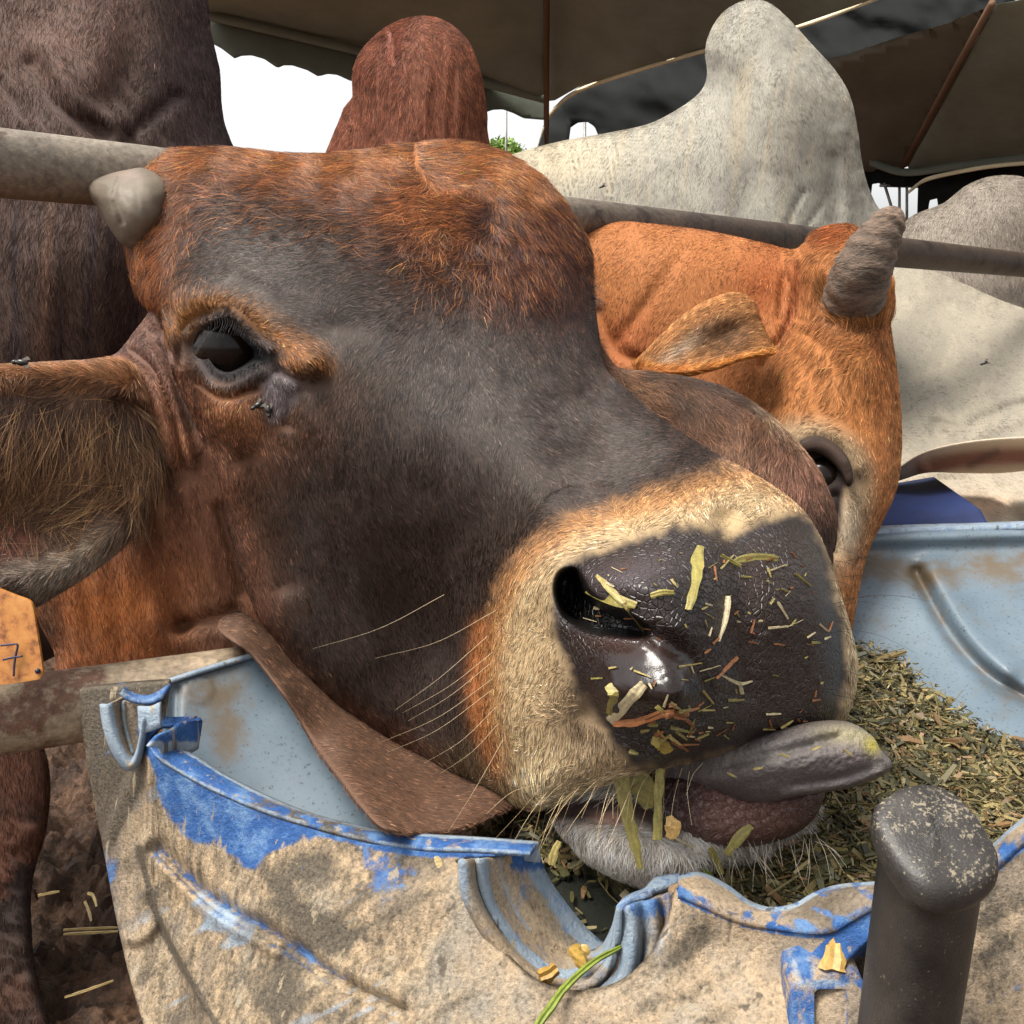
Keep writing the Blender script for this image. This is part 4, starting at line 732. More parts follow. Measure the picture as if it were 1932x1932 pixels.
fur('ear_hair', e6, 14000, [(1250, 680, .8, -.5), (1350, 640, .6, -.7), (1420, 660, .8, -.2)], lambda u, v: np.full(u.shape, .009), lambda u, v: c_e6(u, v)*1.2, R6, M_HAIRD, lift=.2, rad=.00015)
# background coats: sparse velvet
fur('coat_hair', bodyp, 50000, [(100, 100, .2, 1), (300, 100, -.1, 1), (100, 500, .05, 1), (300, 500, -.2, 1)], lambda u, v: np.full(u.shape, .012), lambda u, v: c_dark(u, v)*1.2, R1, M_HAIRD, lambda u, v: (v < 760)*1., lift=.12, rad=.0002, clump=.3)
fur('coat_hair', hump, 26000, [(740, 100, -.3, 1), (820, 100, .3, 1), (700, 300, .05, 1), (900, 300, .1, 1)], lambda u, v: np.full(u.shape, .022), lambda u, v: c_red(u, v)*1.1, R2, M_HAIRD, lambda u, v: (v < 330)*1., lift=.12, rad=.0003, clump=.3)
fur('coat_hair', whp, 60000, [(1000, 330, -.2, 1), (1200, 330, -.2, 1), (1380, 100, -.3, 1), (1450, 300, 0, 1), (1560, 200, .3, 1), (1600, 400, .1, 1)], lambda u, v: np.full(u.shape, .010), lambda u, v: c_wh(u, v)*1.1, R3, M_HAIRD, lambda u, v: (v < 520)*1., lift=.1, rad=.00022, clump=.3, dark=.75, var=.22)
fur('coat_hair', w2p, 50000, [(1700, 600, 0, 1), (1850, 650, .2, 1), (1800, 900, .3, 1)], lambda u, v: np.full(u.shape, .009), lambda u, v: c_w2(u, v)*1.1, R5, M_HAIRD, lambda u, v: (v < 1010)*1., lift=.1, rad=.0002, clump=.3, dark=.75, var=.22)
fur('coat_hair', grp, 20000, [(1800, 450, .1, 1)], lambda u, v: np.full(u.shape, .016), lambda u, v: c_gr(u, v)*1.1, R4, M_HAIRD, lambda u, v: (v < 620)*1., lift=.1, rad=.0003, clump=.3, dark=.7, var=.4)
fur('leg_hair', legp, 14000, [(0, 1400, 0, 1), (0, 1900, 0, 1)], lambda u, v: np.full(u.shape, .013), lambda u, v: c_leg(u, v)*1.1, R1, M_HAIRD, None, lift=.12, rad=.0002, clump=.3)
fur('horn_hair', orp, 5200, [(1560, 600, .1, -1), (1640, 600, .1, -1)], lambda u, v: .022+.012*rng.random(u.shape), lambda u, v: lin('#8f5c34')*np.ones(u.shape+(1,)), R6, M_HAIRD, lambda u, v: np.clip(ln(u, v, [(1556, 566), (1580, 600), (1625, 618), (1668, 600), (1680, 570)], 15)-.15, 0, 1), lift=.5, rad=.00018, clump=.8)
fur('coat_hair', shld, 9000, [(640, 250, -.2, 1)], lambda u, v: np.full(u.shape, .022), lambda u, v: c_red(u, v)*1.1, R2, M_HAIRD, lambda u, v: (v < 330)*1., lift=.12, rad=.0003, clump=.3)
# whiskers
wh, wr, wc = [], [], []
def whisk(u, v, d, u2, v2, sag, r, c, d2=None):
    mu_, mv_ = (u+u2)/2+rng.normal(0, 3), (v+v2)/2+sag; wh.append([(u, v, d), (mu_, mv_, d-.02), (u2, v2, (d2 or d)-.03)]); wr.append(r); wc.append(lin(c))
for u, v, u2, v2, sg in ((808, 1132, 590, 1224, 12), (905, 1162, 708, 1242, 14), (890, 1210, 745, 1340, 10), (900, 1240, 760, 1345, 6), (895, 1262, 770, 1360, 8), (900, 1290, 720, 1400, 12), (900, 1310, 730, 1420, 16), (910, 1340, 800, 1440, 12), (915, 1370, 830, 1460, 8), (925, 1395, 845, 1570, 6)):
    whisk(u+30, v-10, .62, u2, v2, sg, .00013, '#cdbb98', .60)
for i in range(34):
    u = rng.uniform(990, 1330); v = 1505-(u-1000)*.16+rng.uniform(-30, 0); whisk(u, v, .565-(u-1000)*.00012, u-rng.uniform(10, 90)+(u-1150)*.12, v+rng.uniform(50, 150), -rng.uniform(0, 12), .00016, random.choice(['#cbb48a', '#8b7350', '#d9c7a4', '#4a3a2a']))
for i in range(40):
    u = rng.uniform(1280, 1560); v = 1600-(u-1280)*.06+rng.uniform(-15, 10); whisk(u, v, .565, u+rng.uniform(-20, 60), v+rng.uniform(30, 100), rng.uniform(-6, 6), .00016, random.choice(['#d8ccb8', '#a89a80', '#cbbfae']), .57)
for i in range(16):
    u = rng.uniform(1560, 1605); v = rng.uniform(1030, 1330); a = rng.uniform(-.2, .9); L_ = rng.uniform(60, 200); whisk(u, v, .56, u+L_*math.cos(a), v+L_*math.sin(a), -10, .00014, '#1a1512')
for i in range(14):
    u = rng.uniform(1020, 1110); v = rng.uniform(1500, 1560); whisk(u, v, .59, u-rng.uniform(-40, 60), v+rng.uniform(60, 230), rng.uniform(-10, 10), .00013, '#1a1512', .55)
for i in range(18):
    u = rng.uniform(380, 1500); v = rng.uniform(900, 1000) if u > 800 else rng.uniform(600, 640); 
    if u > 950: whisk(u, v+60, .57, u-rng.uniform(40, 120), v+rng.uniform(0, 60), -8, .00011, '#1a1512')
lash, lr, lc = [], [], []
for i in range(46):
    t_ = rng.random(); lp = crom([(384, 640), (398, 608), (430, 594), (458, 610), (486, 642)], 8, False); q_ = lp[int(t_*(len(lp)-1))]
    lash.append([(q_[0], q_[1], .716), (q_[0]-6+20*t_, q_[1]+14, .704), (q_[0]-22+34*t_, q_[1]+34+rng.uniform(-8, 8), .698)]); lr.append(.00016); lc.append(lin('#15100e'))
for i in range(40):
    v_ = rng.uniform(528, 590); lash.append([(1116, v_, .835), (1126, v_+rng.uniform(-2, 6), .83), (1134+rng.uniform(0, 8), v_+rng.uniform(4, 14), .825)]); lr.append(.0002); lc.append(lin('#0d0a09'))
strands('eyelash', lash, lr, lc, M_HAIR, R0)
strands('whisker', wh, wr, wc, M_HAIR, R0)

# ------------------------------------------------------------------ ear tag
tg = empty('ear_tag', P(0, 1200, .66), 'dirty orange plastic ear tag with a handwritten 7 hanging below the hairy ear', 'ear tag')
m, n, l, b = mat('dirty_orange_plastic'); t = noise_node(n, l, 70, 8, .7); r = ramp(n, l, t.outputs[0], [(.36, tuple(lin('#6d3c18'))), (.48, tuple(lin('#a86c30'))), (.7, tuple(lin('#bd8744')))])
l.new(r.outputs[0], b.inputs['Base Color']); b.inputs['Roughness'].default_value = .5; bump(n, l, b, t.outputs[0], .3, .001)
tp = relief([(-120, 1120), (-110, 1100), (-60, 1080), (-20, 1095), (0, 1112), (0, 1112), (30, 1124), (55, 1134), (62, 1148), (66, 1170), (80, 1262), (76, 1278), (62, 1284), (-60, 1300), (-118, 1300)], [(-60, 1200, .655), (60, 1130, .66), (60, 1280, .652)], step=4, flat=True, thick=.0022, tdir=(0.1, 1, 0))
build('plate', tp, m, tg, bevel=.0006)
ink = simple('blue_black_ink', '#1c1a3a', .5, .3, 60, 0)
def stroke3(name, pts, rad, m_, parent):
    c = crom(pts, 5, False); V_, F_ = tube(P(c[:, 0], c[:, 1], c[:, 2]), rad, 8); return mesh(name, V_, F_, m_, parent)
sv, sf = [], []
for pl in ([(2, 1218, .6515), (20, 1216, .6515), (33, 1217, .6515), (30, 1235, .651), (27, 1255, .6505), (26, 1276, .650)], [(6, 1245, .6508), (22, 1241, .6508), (42, 1238, .6508)]):
    c = crom(pl, 6, False); V_, F_ = tube(P(c[:, 0], c[:, 1], c[:, 2]-.0006), .0008, 8); off = len(sv); sv += list(V_); sf += [tuple(i+off for i in f) for f in F_]
mesh('number_ink', sv, sf, ink, tg)
V_, F_ = tube([P(71, 1266, .649), P(71, 1266, .656)], .0019, 14); mesh('rivet', V_, F_, ink, tg)
# ================================================================== TROUGH
TR = empty('feed_trough', P(900, 1700, .60), 'dusty blue plastic trough cut from drums with a big threaded spout in its front', 'trough')
# dusty plastic: attributes Blue (bare blue), Pale (worn light plastic), Grime choose between layers, edges broken up by noise
m, n, l, b = mat('dusty_blue_plastic')
tA = noise_node(n, l, 38, 9, .72); tB = noise_node(n, l, 420, 5, .7); tC = noise_node(n, l, 11, 6, .65, (1, 1, .45)); tD = noise_node(n, l, 900, 3, .6)
dust = ramp(n, l, tC.outputs[0], [(.30, tuple(lin('#5d5345'))), (.43, tuple(lin('#807364'))), (.53, tuple(lin('#a38f75'))), (.66, tuple(lin('#8a8276'))), (.78, tuple(lin('#a08d73')))])
gr = ramp(n, l, tB.outputs[0], [(.30, (.42,)*3), (.46, (.93,)*3), (.68, (1.38,)*3)])
dustc = mixc(n, l, 1., dust.outputs[0], gr.outputs[0], 'MULTIPLY')
tV = noise_node(n, l, 150, 7, .75, (1, 1, .16), (0, .25, 0)); rV = ramp(n, l, tV.outputs[0], [(.36, (.26, .26, .25)), (.47, (.66, .65, .62)), (.56, (1.05, 1.02, .95)), (.66, (1.2, 1.16, 1.08))])
aS = attr(n, 'Streak'); dustc = mixc(n, l, aS.outputs['Fac'], dustc, mixc(n, l, 1., dustc, rV.outputs[0], 'MULTIPLY'))
dustc = mixc(n, l, aS.outputs['Fac'], dustc, mixc(n, l, .5, dustc, (.5, .5, .5), 'SOFT_LIGHT'))
blue = ramp(n, l, tA.outputs[0], [(.3, tuple(lin('#1c3f72'))), (.5, tuple(lin('#2b5690'))), (.62, tuple(lin('#5f80a8')))])
pale = ramp(n, l, tA.outputs[0], [(.3, tuple(lin('#6f8090'))), (.6, tuple(lin('#9aa8b5'))), (.85, tuple(lin('#b9bfc2')))])
grime = ramp(n, l, tB.outputs[0], [(.3, tuple(lin('#2b2722'))), (.7, tuple(lin('#6b6050')))])
def layer(prev, name, colr, amp=1.1, soft=.12, ns=None):
    a = attr(n, name); ns = ns or tA
    s1 = n.new('ShaderNodeMath'); s1.operation = 'SUBTRACT'; l.new(ns.outputs[0], s1.inputs[0]); s1.inputs[1].default_value = .5
    s2 = n.new('ShaderNodeMath'); s2.operation = 'MULTIPLY_ADD'; l.new(s1.outputs[0], s2.inputs[0]); s2.inputs[1].default_value = amp; l.new(a.outputs['Fac'], s2.inputs[2])
    mr = n.new('ShaderNodeMapRange'); mr.interpolation_type = 'SMOOTHSTEP'; l.new(s2.outputs[0], mr.inputs[0]); mr.inputs[1].default_value = .5-soft; mr.inputs[2].default_value = .5+soft
    return mixc(n, l, mr.outputs[0], prev, colr)
tS = noise_node(n, l, 120, 8, .8, (1, 1, .22), (0, .55, 0)); tM = n.new('ShaderNodeMix'); tM.data_type = 'FLOAT'; tM.inputs[0].default_value = .55; l.new(tA.outputs[0], tM.inputs[2]); l.new(tS.outputs[0], tM.inputs[3])
cc = layer(dustc, 'Pale', pale.outputs[0], 1.0, .18); cc = layer(cc, 'Grime', grime.outputs[0], 2.0, .25, tM); tX = noise_node(n, l, 85, 3, .5, (1, 1, .05), (0, .7, 0)); tY = noise_node(n, l, 130, 3, .5, (1, 1, .06), (0, -.5, 0))
def scratch(prev, src, lo, hi, colr, k):
    m_ = n.new('ShaderNodeMapRange'); l.new(src.outputs[0], m_.inputs[0]); m_.inputs[1].default_value = lo; m_.inputs[2].default_value = hi; m_.inputs[4].default_value = k
    return mixc(n, l, m_.outputs[0], prev, colr)
cc = scratch(cc, tX, .66, .70, tuple(lin('#4a4238')), .8); cc = scratch(cc, tY, .68, .72, tuple(lin('#8f9aa3')), .7)
cc = layer(cc, 'Blue', blue.outputs[0], 3.0, .2, tM)
cc = scratch(cc, tY, .64, .67, tuple(lin('#9c8d74')), .75)
l.new(cc, b.inputs['Base Color']); b.inputs['Roughness'].default_value = .55; b.inputs['Specular IOR Level'].default_value = .35
pv = bump(n, l, b, tB.outputs[0], .9, .0022); pv = bump(n, l, b, tA.outputs[0], .15, .002, pv)
M_TR = m
m, n, l, b = mat('grey_blue_plastic_inside'); t = noise_node(n, l, 30, 9, .7); t2 = noise_node(n, l, 7, 5, .6); t4 = noise_node(n, l, 300, 4, .7); a_ = attr(n, 'Grime')
r = ramp(n, l, t2.outputs[0], [(.3, tuple(lin('#4d5d69'))), (.7, tuple(lin('#697883')))])
r4 = ramp(n, l, t4.outputs[0], [(.33, (.35,)*3), (.42, (1.,)*3)])
c1 = mixc(n, l, 1., r.outputs[0], r4.outputs[0], 'MULTIPLY')
s2 = n.new('ShaderNodeMath'); s2.operation = 'MULTIPLY_ADD'; l.new(t.outputs[0], s2.inputs[0]); s2.inputs[1].default_value = .9; l.new(a_.outputs['Fac'], s2.inputs[2])
mr = n.new('ShaderNodeMapRange'); mr.interpolation_type = 'SMOOTHSTEP'; l.new(s2.outputs[0], mr.inputs[0]); mr.inputs[1].default_value = .72; mr.inputs[2].default_value = 1.1
l.new(mixc(n, l, mr.outputs[0], c1, tuple(lin('#5c5040'))), b.inputs['Base Color']); b.inputs['Roughness'].default_value = .42; bump(n, l, b, t.outputs[0], .2, .002)
M_IN = m
one = lambda x: (lambda u, v: np.full(u.shape, float(x)))
LOW = [(278, 1408), (300, 1432), (340, 1458), (400, 1490), (500, 1532), (600, 1563), (700, 1588), (800, 1603), (900, 1606), (1000, 1612)]
UPR = [(300, 1392), (335, 1412), (370, 1430), (430, 1468), (520, 1512), (600, 1542), (700, 1566), (800, 1577), (900, 1583), (1018, 1592)]
ARC = [(865, 1625), (866, 1640), (874, 1685), (900, 1738), (945, 1800), (1000, 1855), (1050, 1880), (1100, 1885), (1170, 1868), (1225, 1820), (1262, 1750), (1280, 1690)]
RL = [(1280, 1690), (1330, 1712), (1390, 1738), (1450, 1752), (1520, 1762), (1570, 1760), (1610, 1738), (1650, 1715), (1700, 1690), (1800, 1650), (1870, 1640), (1932, 1590), (2060, 1520), (2400, 1440)]
RU = [(1280, 1660), (1320, 1652), (1370, 1675), (1410, 1705), (1450, 1718), (1500, 1712), (1540, 1690), (1590, 1675), (1680, 1668), (1750, 1650), (1830, 1640), (1932, 1552), (2060, 1480), (2400, 1400)]
wall_out = [(150, 1302), (150, 1302), (235, 1294), (318, 1288), (318, 1288), (310, 1340), (300, 1380), (278, 1408), (278, 1408)]+LOW[1:]+[(1000, 1612), (870, 1622)]+ARC[1:]+RL[1:]+[(2060, 1520), (2400, 1440), (2400, 2400), (2400, 2400), (420, 2400), (420, 2400), (270, 1932), (225, 1760), (200, 1630), (175, 1500), (158, 1400)]
FACE = [(275, 1395), (278, 1560), (262, 1600), (275, 1680), (330, 1800), (400, 1980), (440, 2100), (2200, 2100), (2200, 1300)]
def f_scr(u, v): return .30*sstep(vn(u, v, 9, 62, 90), .72, .95)+.22*sstep(fbm(u, v, 90), .5, .8)
def f_blue(u, v):
    top = ld(u, v, LOW); bl = sstep(ld(u, v, [(320, 1480), (420, 1520), (520, 1570)]), 70, 10)
    s_ = 1.0*sstep(sd(u, v, [(295, 1430), (340, 1465), (420, 1505), (520, 1545), (600, 1568), (560, 1590), (500, 1610), (480, 1640), (420, 1600), (360, 1580), (320, 1540), (300, 1500)]), -16, 10)
    s_ = np.maximum(s_, .95*sstep(top, 22, 6)*(u > 270)*(u < 1010))
    s_ = s_*(.74+.5*vn(u, v, 16, 70, 50)); s_ = np.maximum(s_, .62*ga(u, v, 720, 1640, 55, 50)); s_ = np.maximum(s_, .6*ln(u, v, [(690, 1600), (700, 1640), (780, 1645)], 14)); s_ = np.maximum(s_, .66*ln(u, v, [(300, 1610), (400, 1700), (520, 1770), (640, 1850)], 20))
    s_ = np.maximum(s_, .7*ga(u, v, 205, 1640, 20, 40)); s_ = np.maximum(s_, .95*sstep(sd(u, v, [(1680, 1690), (1690, 1715), (1640, 1790), (1600, 1810), (1580, 1790), (1600, 1745), (1640, 1720)]), -10, 4))
    s_ = np.maximum(s_, 1.0*sstep(ld(u, v, [(1498, 1860), (1545, 1800), (1600, 1745)]), 16, 6)); s_ = np.maximum(s_, .85*sstep(ld(u, v, RL), 12, 4)*(u > 1280)*(u < 1700))
    s_ = np.maximum(s_, .9*sstep(ld(u, v, [(1870, 1642), (1932, 1592), (2060, 1522)]), 16, 6))
    return np.maximum(s_*.92, f_scr(u, v)*sstep(v-u*.35, 1500, 1350))
f_pale = lambda u, v: .44*sstep(vn(u, v, 16, 60, 150), .55, .9)*(1-sstep(u, 700, 1000))+np.maximum(.6*ga(u, v, 420, 1740, 90, 30, 38), .45*ga(u, v, 1230, 1780, 60, 80))+.45*ga(u, v, 500, 1590, 60, 30)
f_gr = lambda u, v: .8*ln(u, v, [(262, 1600), (300, 1740), (360, 1850), (440, 1990)], 5)+.5*ln(u, v, [(640, 1760), (560, 1800), (520, 1900)], 30)+.22+.28*sstep(vn(u, v, 26, 60, 130), .5, .9)+.5*sstep(sd(u, v, [(150, 1290), (320, 1290), (278, 1410), (275, 1470), (245, 1540), (200, 1620), (170, 1500)]), -6, 12)+.6*ga(u, v, 580, 1640, 60, 40)+.35*ln(u, v, [(480, 1620), (560, 1720), (640, 1780)], 26)+.25*ga(u, v, 480, 1850, 160, 60, 40)+.5*sstep(sd(u, v, [(1700, 1715), (1690, 2100), (1640, 2100), (1640, 1880), (1590, 1830), (1650, 1790)]), -10, 10)+.35*ga(u, v, 1870, 1800, 40, 150)+.35*ga(u, v, 1300, 1790, 30, 90, 20)+.2*ga(u, v, 330, 1900, 60, 200, -20)
def d_wall(u, v):
    fc = sd(u, v, FACE, False)
    o = -.018*sstep(fc, -12, 10)+.010*ln(u, v, [(300, 1600), (400, 1695), (520, 1765), (640, 1850), (760, 1910)], 14)-.006*ln(u, v, [(300, 1630), (400, 1725), (520, 1795)], 14)
    o = o-.008*sstep(sd(u, v, [(178, 1640), (275, 1410), (275, 1640), (300, 1750), (230, 1780)]), -8, 12)+.006*ln(u, v, [(265, 1600), (300, 1740), (400, 1950)], 5)
    o = o+.020*sstep(sd(u, v, [(1705, 1715), (1705, 2200), (1635, 2200), (1635, 1870), (1590, 1830), (1640, 1780)], False), -6, 6)-.006*ga(u, v, 700, 1700, 200, 60)+.012*ga(u, v, 1400, 1800, 120, 80)
    o = o+.003*(fbm(u, v, 160)-.5)
    return o
wc_ = [(150, 1300, .665), (280, 1420, .635), (300, 1900, .60), (200, 1700, .66), (500, 1540, .60), (700, 1590, .57), (1000, 1610, .535), (600, 1900, .53), (1000, 1950, .49), (1300, 1700, .50), (1500, 1760, .475), (1700, 1700, .46), (1932, 1600, .46), (1500, 2000, .45), (1932, 2000, .43), (850, 1750, .53), (2400, 1500, .47), (2400, 2300, .40), (1200, 2350, .43), (450, 2350, .50)]
wp = relief(wall_out, wc_, step=5, flat=True, thick=.006, tdir=(0, 1, .1), disp=d_wall, attrs={'Blue': f_blue, 'Pale': f_pale, 'Grime': f_gr, 'Streak': lambda u, v: (1-sstep(u, 700, 1000))*sstep(u, 240, 300)})
build('front_wall', wp, M_TR, TR)
WD = tps(wc_)
def wd(u, v): u = np.array([float(u)]); v = np.array([float(v)]); return float((WD(u, v)+d_wall(u, v))[0])
def loftobj(name, rows, attrs, thick, nsub=8, ncross=4, m=None, parent=None):
    W, F_, A = loft(rows, nsub, ncross); u, v = A[:, 0], A[:, 1]
    return mesh(name, W, F_, m or M_TR, parent or TR, attrs={k: f(u, v) for k, f in attrs.items()}, solid=thick)
# rim: turned-over top edge, left and right
low3 = [(u, v, wd(u, v)-.001) for u, v in LOW]; upr3 = [(u, v, wd(a[0], a[1])+.022) for (u, v), a in zip(UPR, LOW)]
mid3 = [((a[0]+c[0])/2, (a[1]+c[1])/2-2, (a[2]+c[2])/2-.003) for a, c in zip(low3, upr3)]
in3 = [(u+2, v+34, d+.002) for u, v, d in upr3]
loftobj('rim', [low3, mid3, upr3], {'Blue': lambda u, v: .80-.5*sstep(u, 420, 560)*(1-sstep(u, 660, 720))*sstep(vn(u, v, 30), .3, .6)-.75*sstep(ld(u, v, UPR), 9, 2)-.35*sstep(ld(u, v, LOW), 5, 1), 'Pale': lambda u, v: 1.2*sstep(ld(u, v, UPR), 12, 3)+.8*sstep(ld(u, v, LOW), 6, 1), 'Grime': lambda u, v: .2+.55*ln(u, v, [(480, 1515), (600, 1555), (700, 1580)], 12)}, .003)  # pale edge lines: worn plastic, the upper one also a painted highlight
loftobj('rim_edge', [[(u, v-1.5, d) for u, v, d in upr3], [(u, v+3.5, d+.001) for u, v, d in upr3], in3], {'Blue': one(0.1), 'Pale': one(1.1), 'Grime': one(0)}, .002)
rl3 = [(u, v, wd(u, min(v, 1790))-.001) for u, v in RL]; ru3 = [(u, v, c[2]+.022+.00012*abs(c[1]-v)) for (u, v), c in zip(RU, rl3)]
rm3 = [((a[0]+c[0])/2, (a[1]+c[1])/2-4, (a[2]+c[2])/2-.004) for a, c in zip(rl3, ru3)]
loftobj('rim', [rl3, rm3, ru3, [(u, v+30, d+.004) for u, v, d in ru3]], {'Blue': lambda u, v: .55*sstep(vn(u, v, 26, 15, 10), .45, .8)+.45*sstep(ld(u, v, RL), 26, 6), 'Pale': lambda u, v: .75*sstep(ld(u, v, RU), 14, 3), 'Grime': one(.12)}, .004)
# curled broken end of the rim at the left corner
loftobj('rim_curl', [[(278, 1408, 0.602), (296, 1388, 0.610), (322, 1376, 0.622), (340, 1362, 0.634), (378, 1356, 0.642)], [(300, 1412, 0.612), (318, 1404, 0.620), (338, 1392, 0.630), (356, 1380, 0.638), (380, 1362, 0.644)], [(306, 1440, 0.620), (326, 1432, 0.628), (346, 1424, 0.636), (362, 1418, 0.642), (372, 1412, 0.646)]],
    {'Blue': lambda u, v: 1.1*(1-sstep(v, 1385, 1410)), 'Pale': lambda u, v: sstep(v, 1385, 1405)*1., 'Grime': one(.1)}, .003)
loftobj('rim_curl', [[(262, 1372, 0.630), (276, 1357, 0.630), (300, 1352, 0.634), (326, 1354, 0.638), (372, 1352, 0.644)], [(266, 1420, 0.625), (278, 1400, 0.625), (300, 1376, 0.630), (326, 1372, 0.634), (345, 1366, 0.638)]], {'Blue': one(.75), 'Pale': one(.3), 'Grime': one(.35)}, .003)
# small spout, left: a half threaded ring
ra_ = [(190, 1328), (196, 1370), (212, 1418), (238, 1452), (262, 1440), (272, 1400), (277, 1358)]
rb_ = [(204, 1328), (210, 1368), (224, 1408), (244, 1440), (256, 1430), (264, 1396), (270, 1356)]
rc_ = [(226, 1318), (228, 1352), (238, 1390), (252, 1418), (262, 1408), (270, 1380), (284, 1346)]
loftobj('small_spout', [[(u, v, .622) for u, v in ra_], [(u, v, .616) for u, v in rb_], [(u, v, .636) for u, v in rc_], [(u+4, v-4, .655) for u, v in rc_]], {'Blue': one(.15), 'Pale': lambda u, v: .75*(1-sstep(ld(u, v, ra_), 10, 26))+.2, 'Grime': one(.1)}, .002, 6, 5)
sfill = relief([(204, 1330), (240, 1324), (282, 1322), (276, 1380), (262, 1424), (246, 1440), (224, 1405), (210, 1366)], [(210, 1330, .634), (280, 1330, .640), (246, 1430, .626)], step=3, flat=True, thick=.003, tdir=(0, 1, 0), disp=lambda u, v: -.003*ln(u, v, [(232, 1326), (236, 1370), (250, 1420)], 4), attrs={'Pale': lambda u, v: .8*ln(u, v, [(232, 1326), (236, 1370), (250, 1420)], 4), 'Blue': one(0), 'Grime': one(.1)})
build('small_spout', sfill, M_TR, TR)
loftobj('rim_curl', [[(228, 1306, 0.626), (240, 1318, 0.626), (262, 1325, 0.626), (286, 1326, 0.626), (304, 1318, 0.626)], [(232, 1300, 0.636), (246, 1308, 0.636), (268, 1314, 0.636), (290, 1312, 0.636), (322, 1292, 0.636)]], {'Blue': one(.6), 'Pale': one(.7), 'Grime': one(.1)}, .003)
loftobj('rim_curl', [[(262, 1332, 0.622), (284, 1332, 0.620), (303, 1324, 0.620)], [(264, 1385, 0.620), (284, 1380, 0.618), (304, 1372, 0.618)]], {'Blue': one(.1), 'Pale': one(1.), 'Grime': one(.1)}, .003)
# big spout in the middle: half pipe with thread ridges
F0 = [(865, 1622), (872, 1683), (899, 1738), (945, 1800), (1000, 1853), (1060, 1880), (1130, 1878), (1190, 1845), (1172, 1790), (1170, 1712)]
def arc(ox, oy, sx, sy, d):   # the spout's rings shrink and shift towards the trough
    return [(ox+(u-1020)*sx, oy+(v-1620)*sy, d) for u, v in F0]
L0 = [(866, 1622), (873, 1683), (898, 1738), (940, 1798), (992, 1846), (1050, 1872), (1110, 1868), (1152, 1830), (1166, 1770), (1168, 1712)]
L1 = [(905, 1620), (912, 1672), (932, 1725), (968, 1778), (1010, 1820), (1058, 1842), (1106, 1838), (1142, 1808), (1160, 1760), (1168, 1716)]
L2 = [(940, 1616), (946, 1662), (964, 1708), (996, 1755), (1032, 1790), (1070, 1808), (1108, 1806), (1138, 1788), (1158, 1752), (1167, 1718)]
L3 = [(975, 1604), (982, 1646), (1000, 1690), (1030, 1730), (1062, 1764), (1094, 1786), (1120, 1792), (1142, 1790), (1158, 1770), (1168, 1722)]
L4 = [(1012, 1596), (1022, 1632), (1040, 1668), (1066, 1704), (1092, 1738), (1114, 1762), (1134, 1780), (1152, 1790), (1162, 1782), (1170, 1740)]
ds = (.500, .512, .524, .538, .552)
def lipd(L, d, k): return [(u, v, d+.006*math.sin(i/9*math.pi)+(.0 if i < 8 else -.006)) for i, (u, v) in enumerate(L)]
def ridge(La, Lb, t, d): return [(a[0]*(1-t)+c[0]*t, a[1]*(1-t)+c[1]*t, d) for a, c in zip(La, Lb)]
rows = [lipd(L0, .500, 0), ridge(L0, L1, .35, .500), ridge(L0, L1, .7, .512), lipd(L1, .509, 0), ridge(L1, L2, .4, .522), lipd(L2, .528, 0), ridge(L2, L3, .5, .536), lipd(L3, .540, 0), lipd(L4, .552, 0)]
def palef(u, v):
    top = sstep(v, 1760, 1650)
    return .9*sstep(ld(u, v, L0), 20, 6)*np.maximum(top, .25)+.95*ln(u, v, L1[:7], 11)+.6*ln(u, v, L2[:4], 8)+1.0*sstep(ld(u, v, L4), 44, 20)
loftobj('threaded_spout', rows, {'Blue': lambda u, v: .62*sstep(1640-v, -20, 20)*(u > 960)+.25, 'Pale': palef, 'Grime': one(.05)}, .0035, 6, 3)
# outside of the spout at the right: threads seen from outside
O0 = [(1166, 1716, .506), (1172, 1780, .500), (1168, 1830, .498), (1130, 1872, .498)]
O1 = [(1190, 1706, .498), (1194, 1790, .492), (1180, 1848, .490), (1120, 1884, .490)]
O2 = [(1230, 1696, .502), (1234, 1780, .496), (1210, 1846, .492), (1140, 1896, .490)]
O3 = [(1262, 1684, .508), (1268, 1750, .502), (1248, 1820, .498), (1180, 1890, .494)]
O4 = [(1284, 1684, .522), (1290, 1750, .518), (1270, 1820, .512), (1200, 1900, .505)]
loftobj('spout_side', [O0, O1, ridge(O1, O2, .5, .505), O2, ridge(O2, O3, .5, .508), O3, O4], {'Blue': lambda u, v: .5*sstep(1735-v, -14, 14), 'Pale': lambda u, v: .62*sstep(1230-u, -20, 30)+.3, 'Grime': lambda u, v: .42+0*u}, .003, 8, 4)
loftobj('spout_side', [[(1166, 1716, .506), (1186, 1700, .508), (1212, 1694, .512), (1238, 1682, .516), (1276, 1672, .522)], [(1178, 1700, .53), (1196, 1690, .53), (1220, 1680, .53), (1240, 1660, .53), (1284, 1652, .53)]], {'Blue': one(.42), 'Pale': one(.95), 'Grime': one(.15)}, .004)
mudk = relief([(1262, 1672), (1286, 1666), (1306, 1678), (1300, 1700), (1312, 1716), (1290, 1726), (1268, 1716), (1262, 1694)], [(1270, 1680, .512), (1300, 1720, .505), (1300, 1680, .51)], T=.008, R=14, step=3, disp=lambda u, v: .004*(vn(u, v, 6)-.5), back=.004)
build('caked_mud', mudk, simple('caked_mud', '#8a7258', .9, .4, 300, .8, .002), TR)
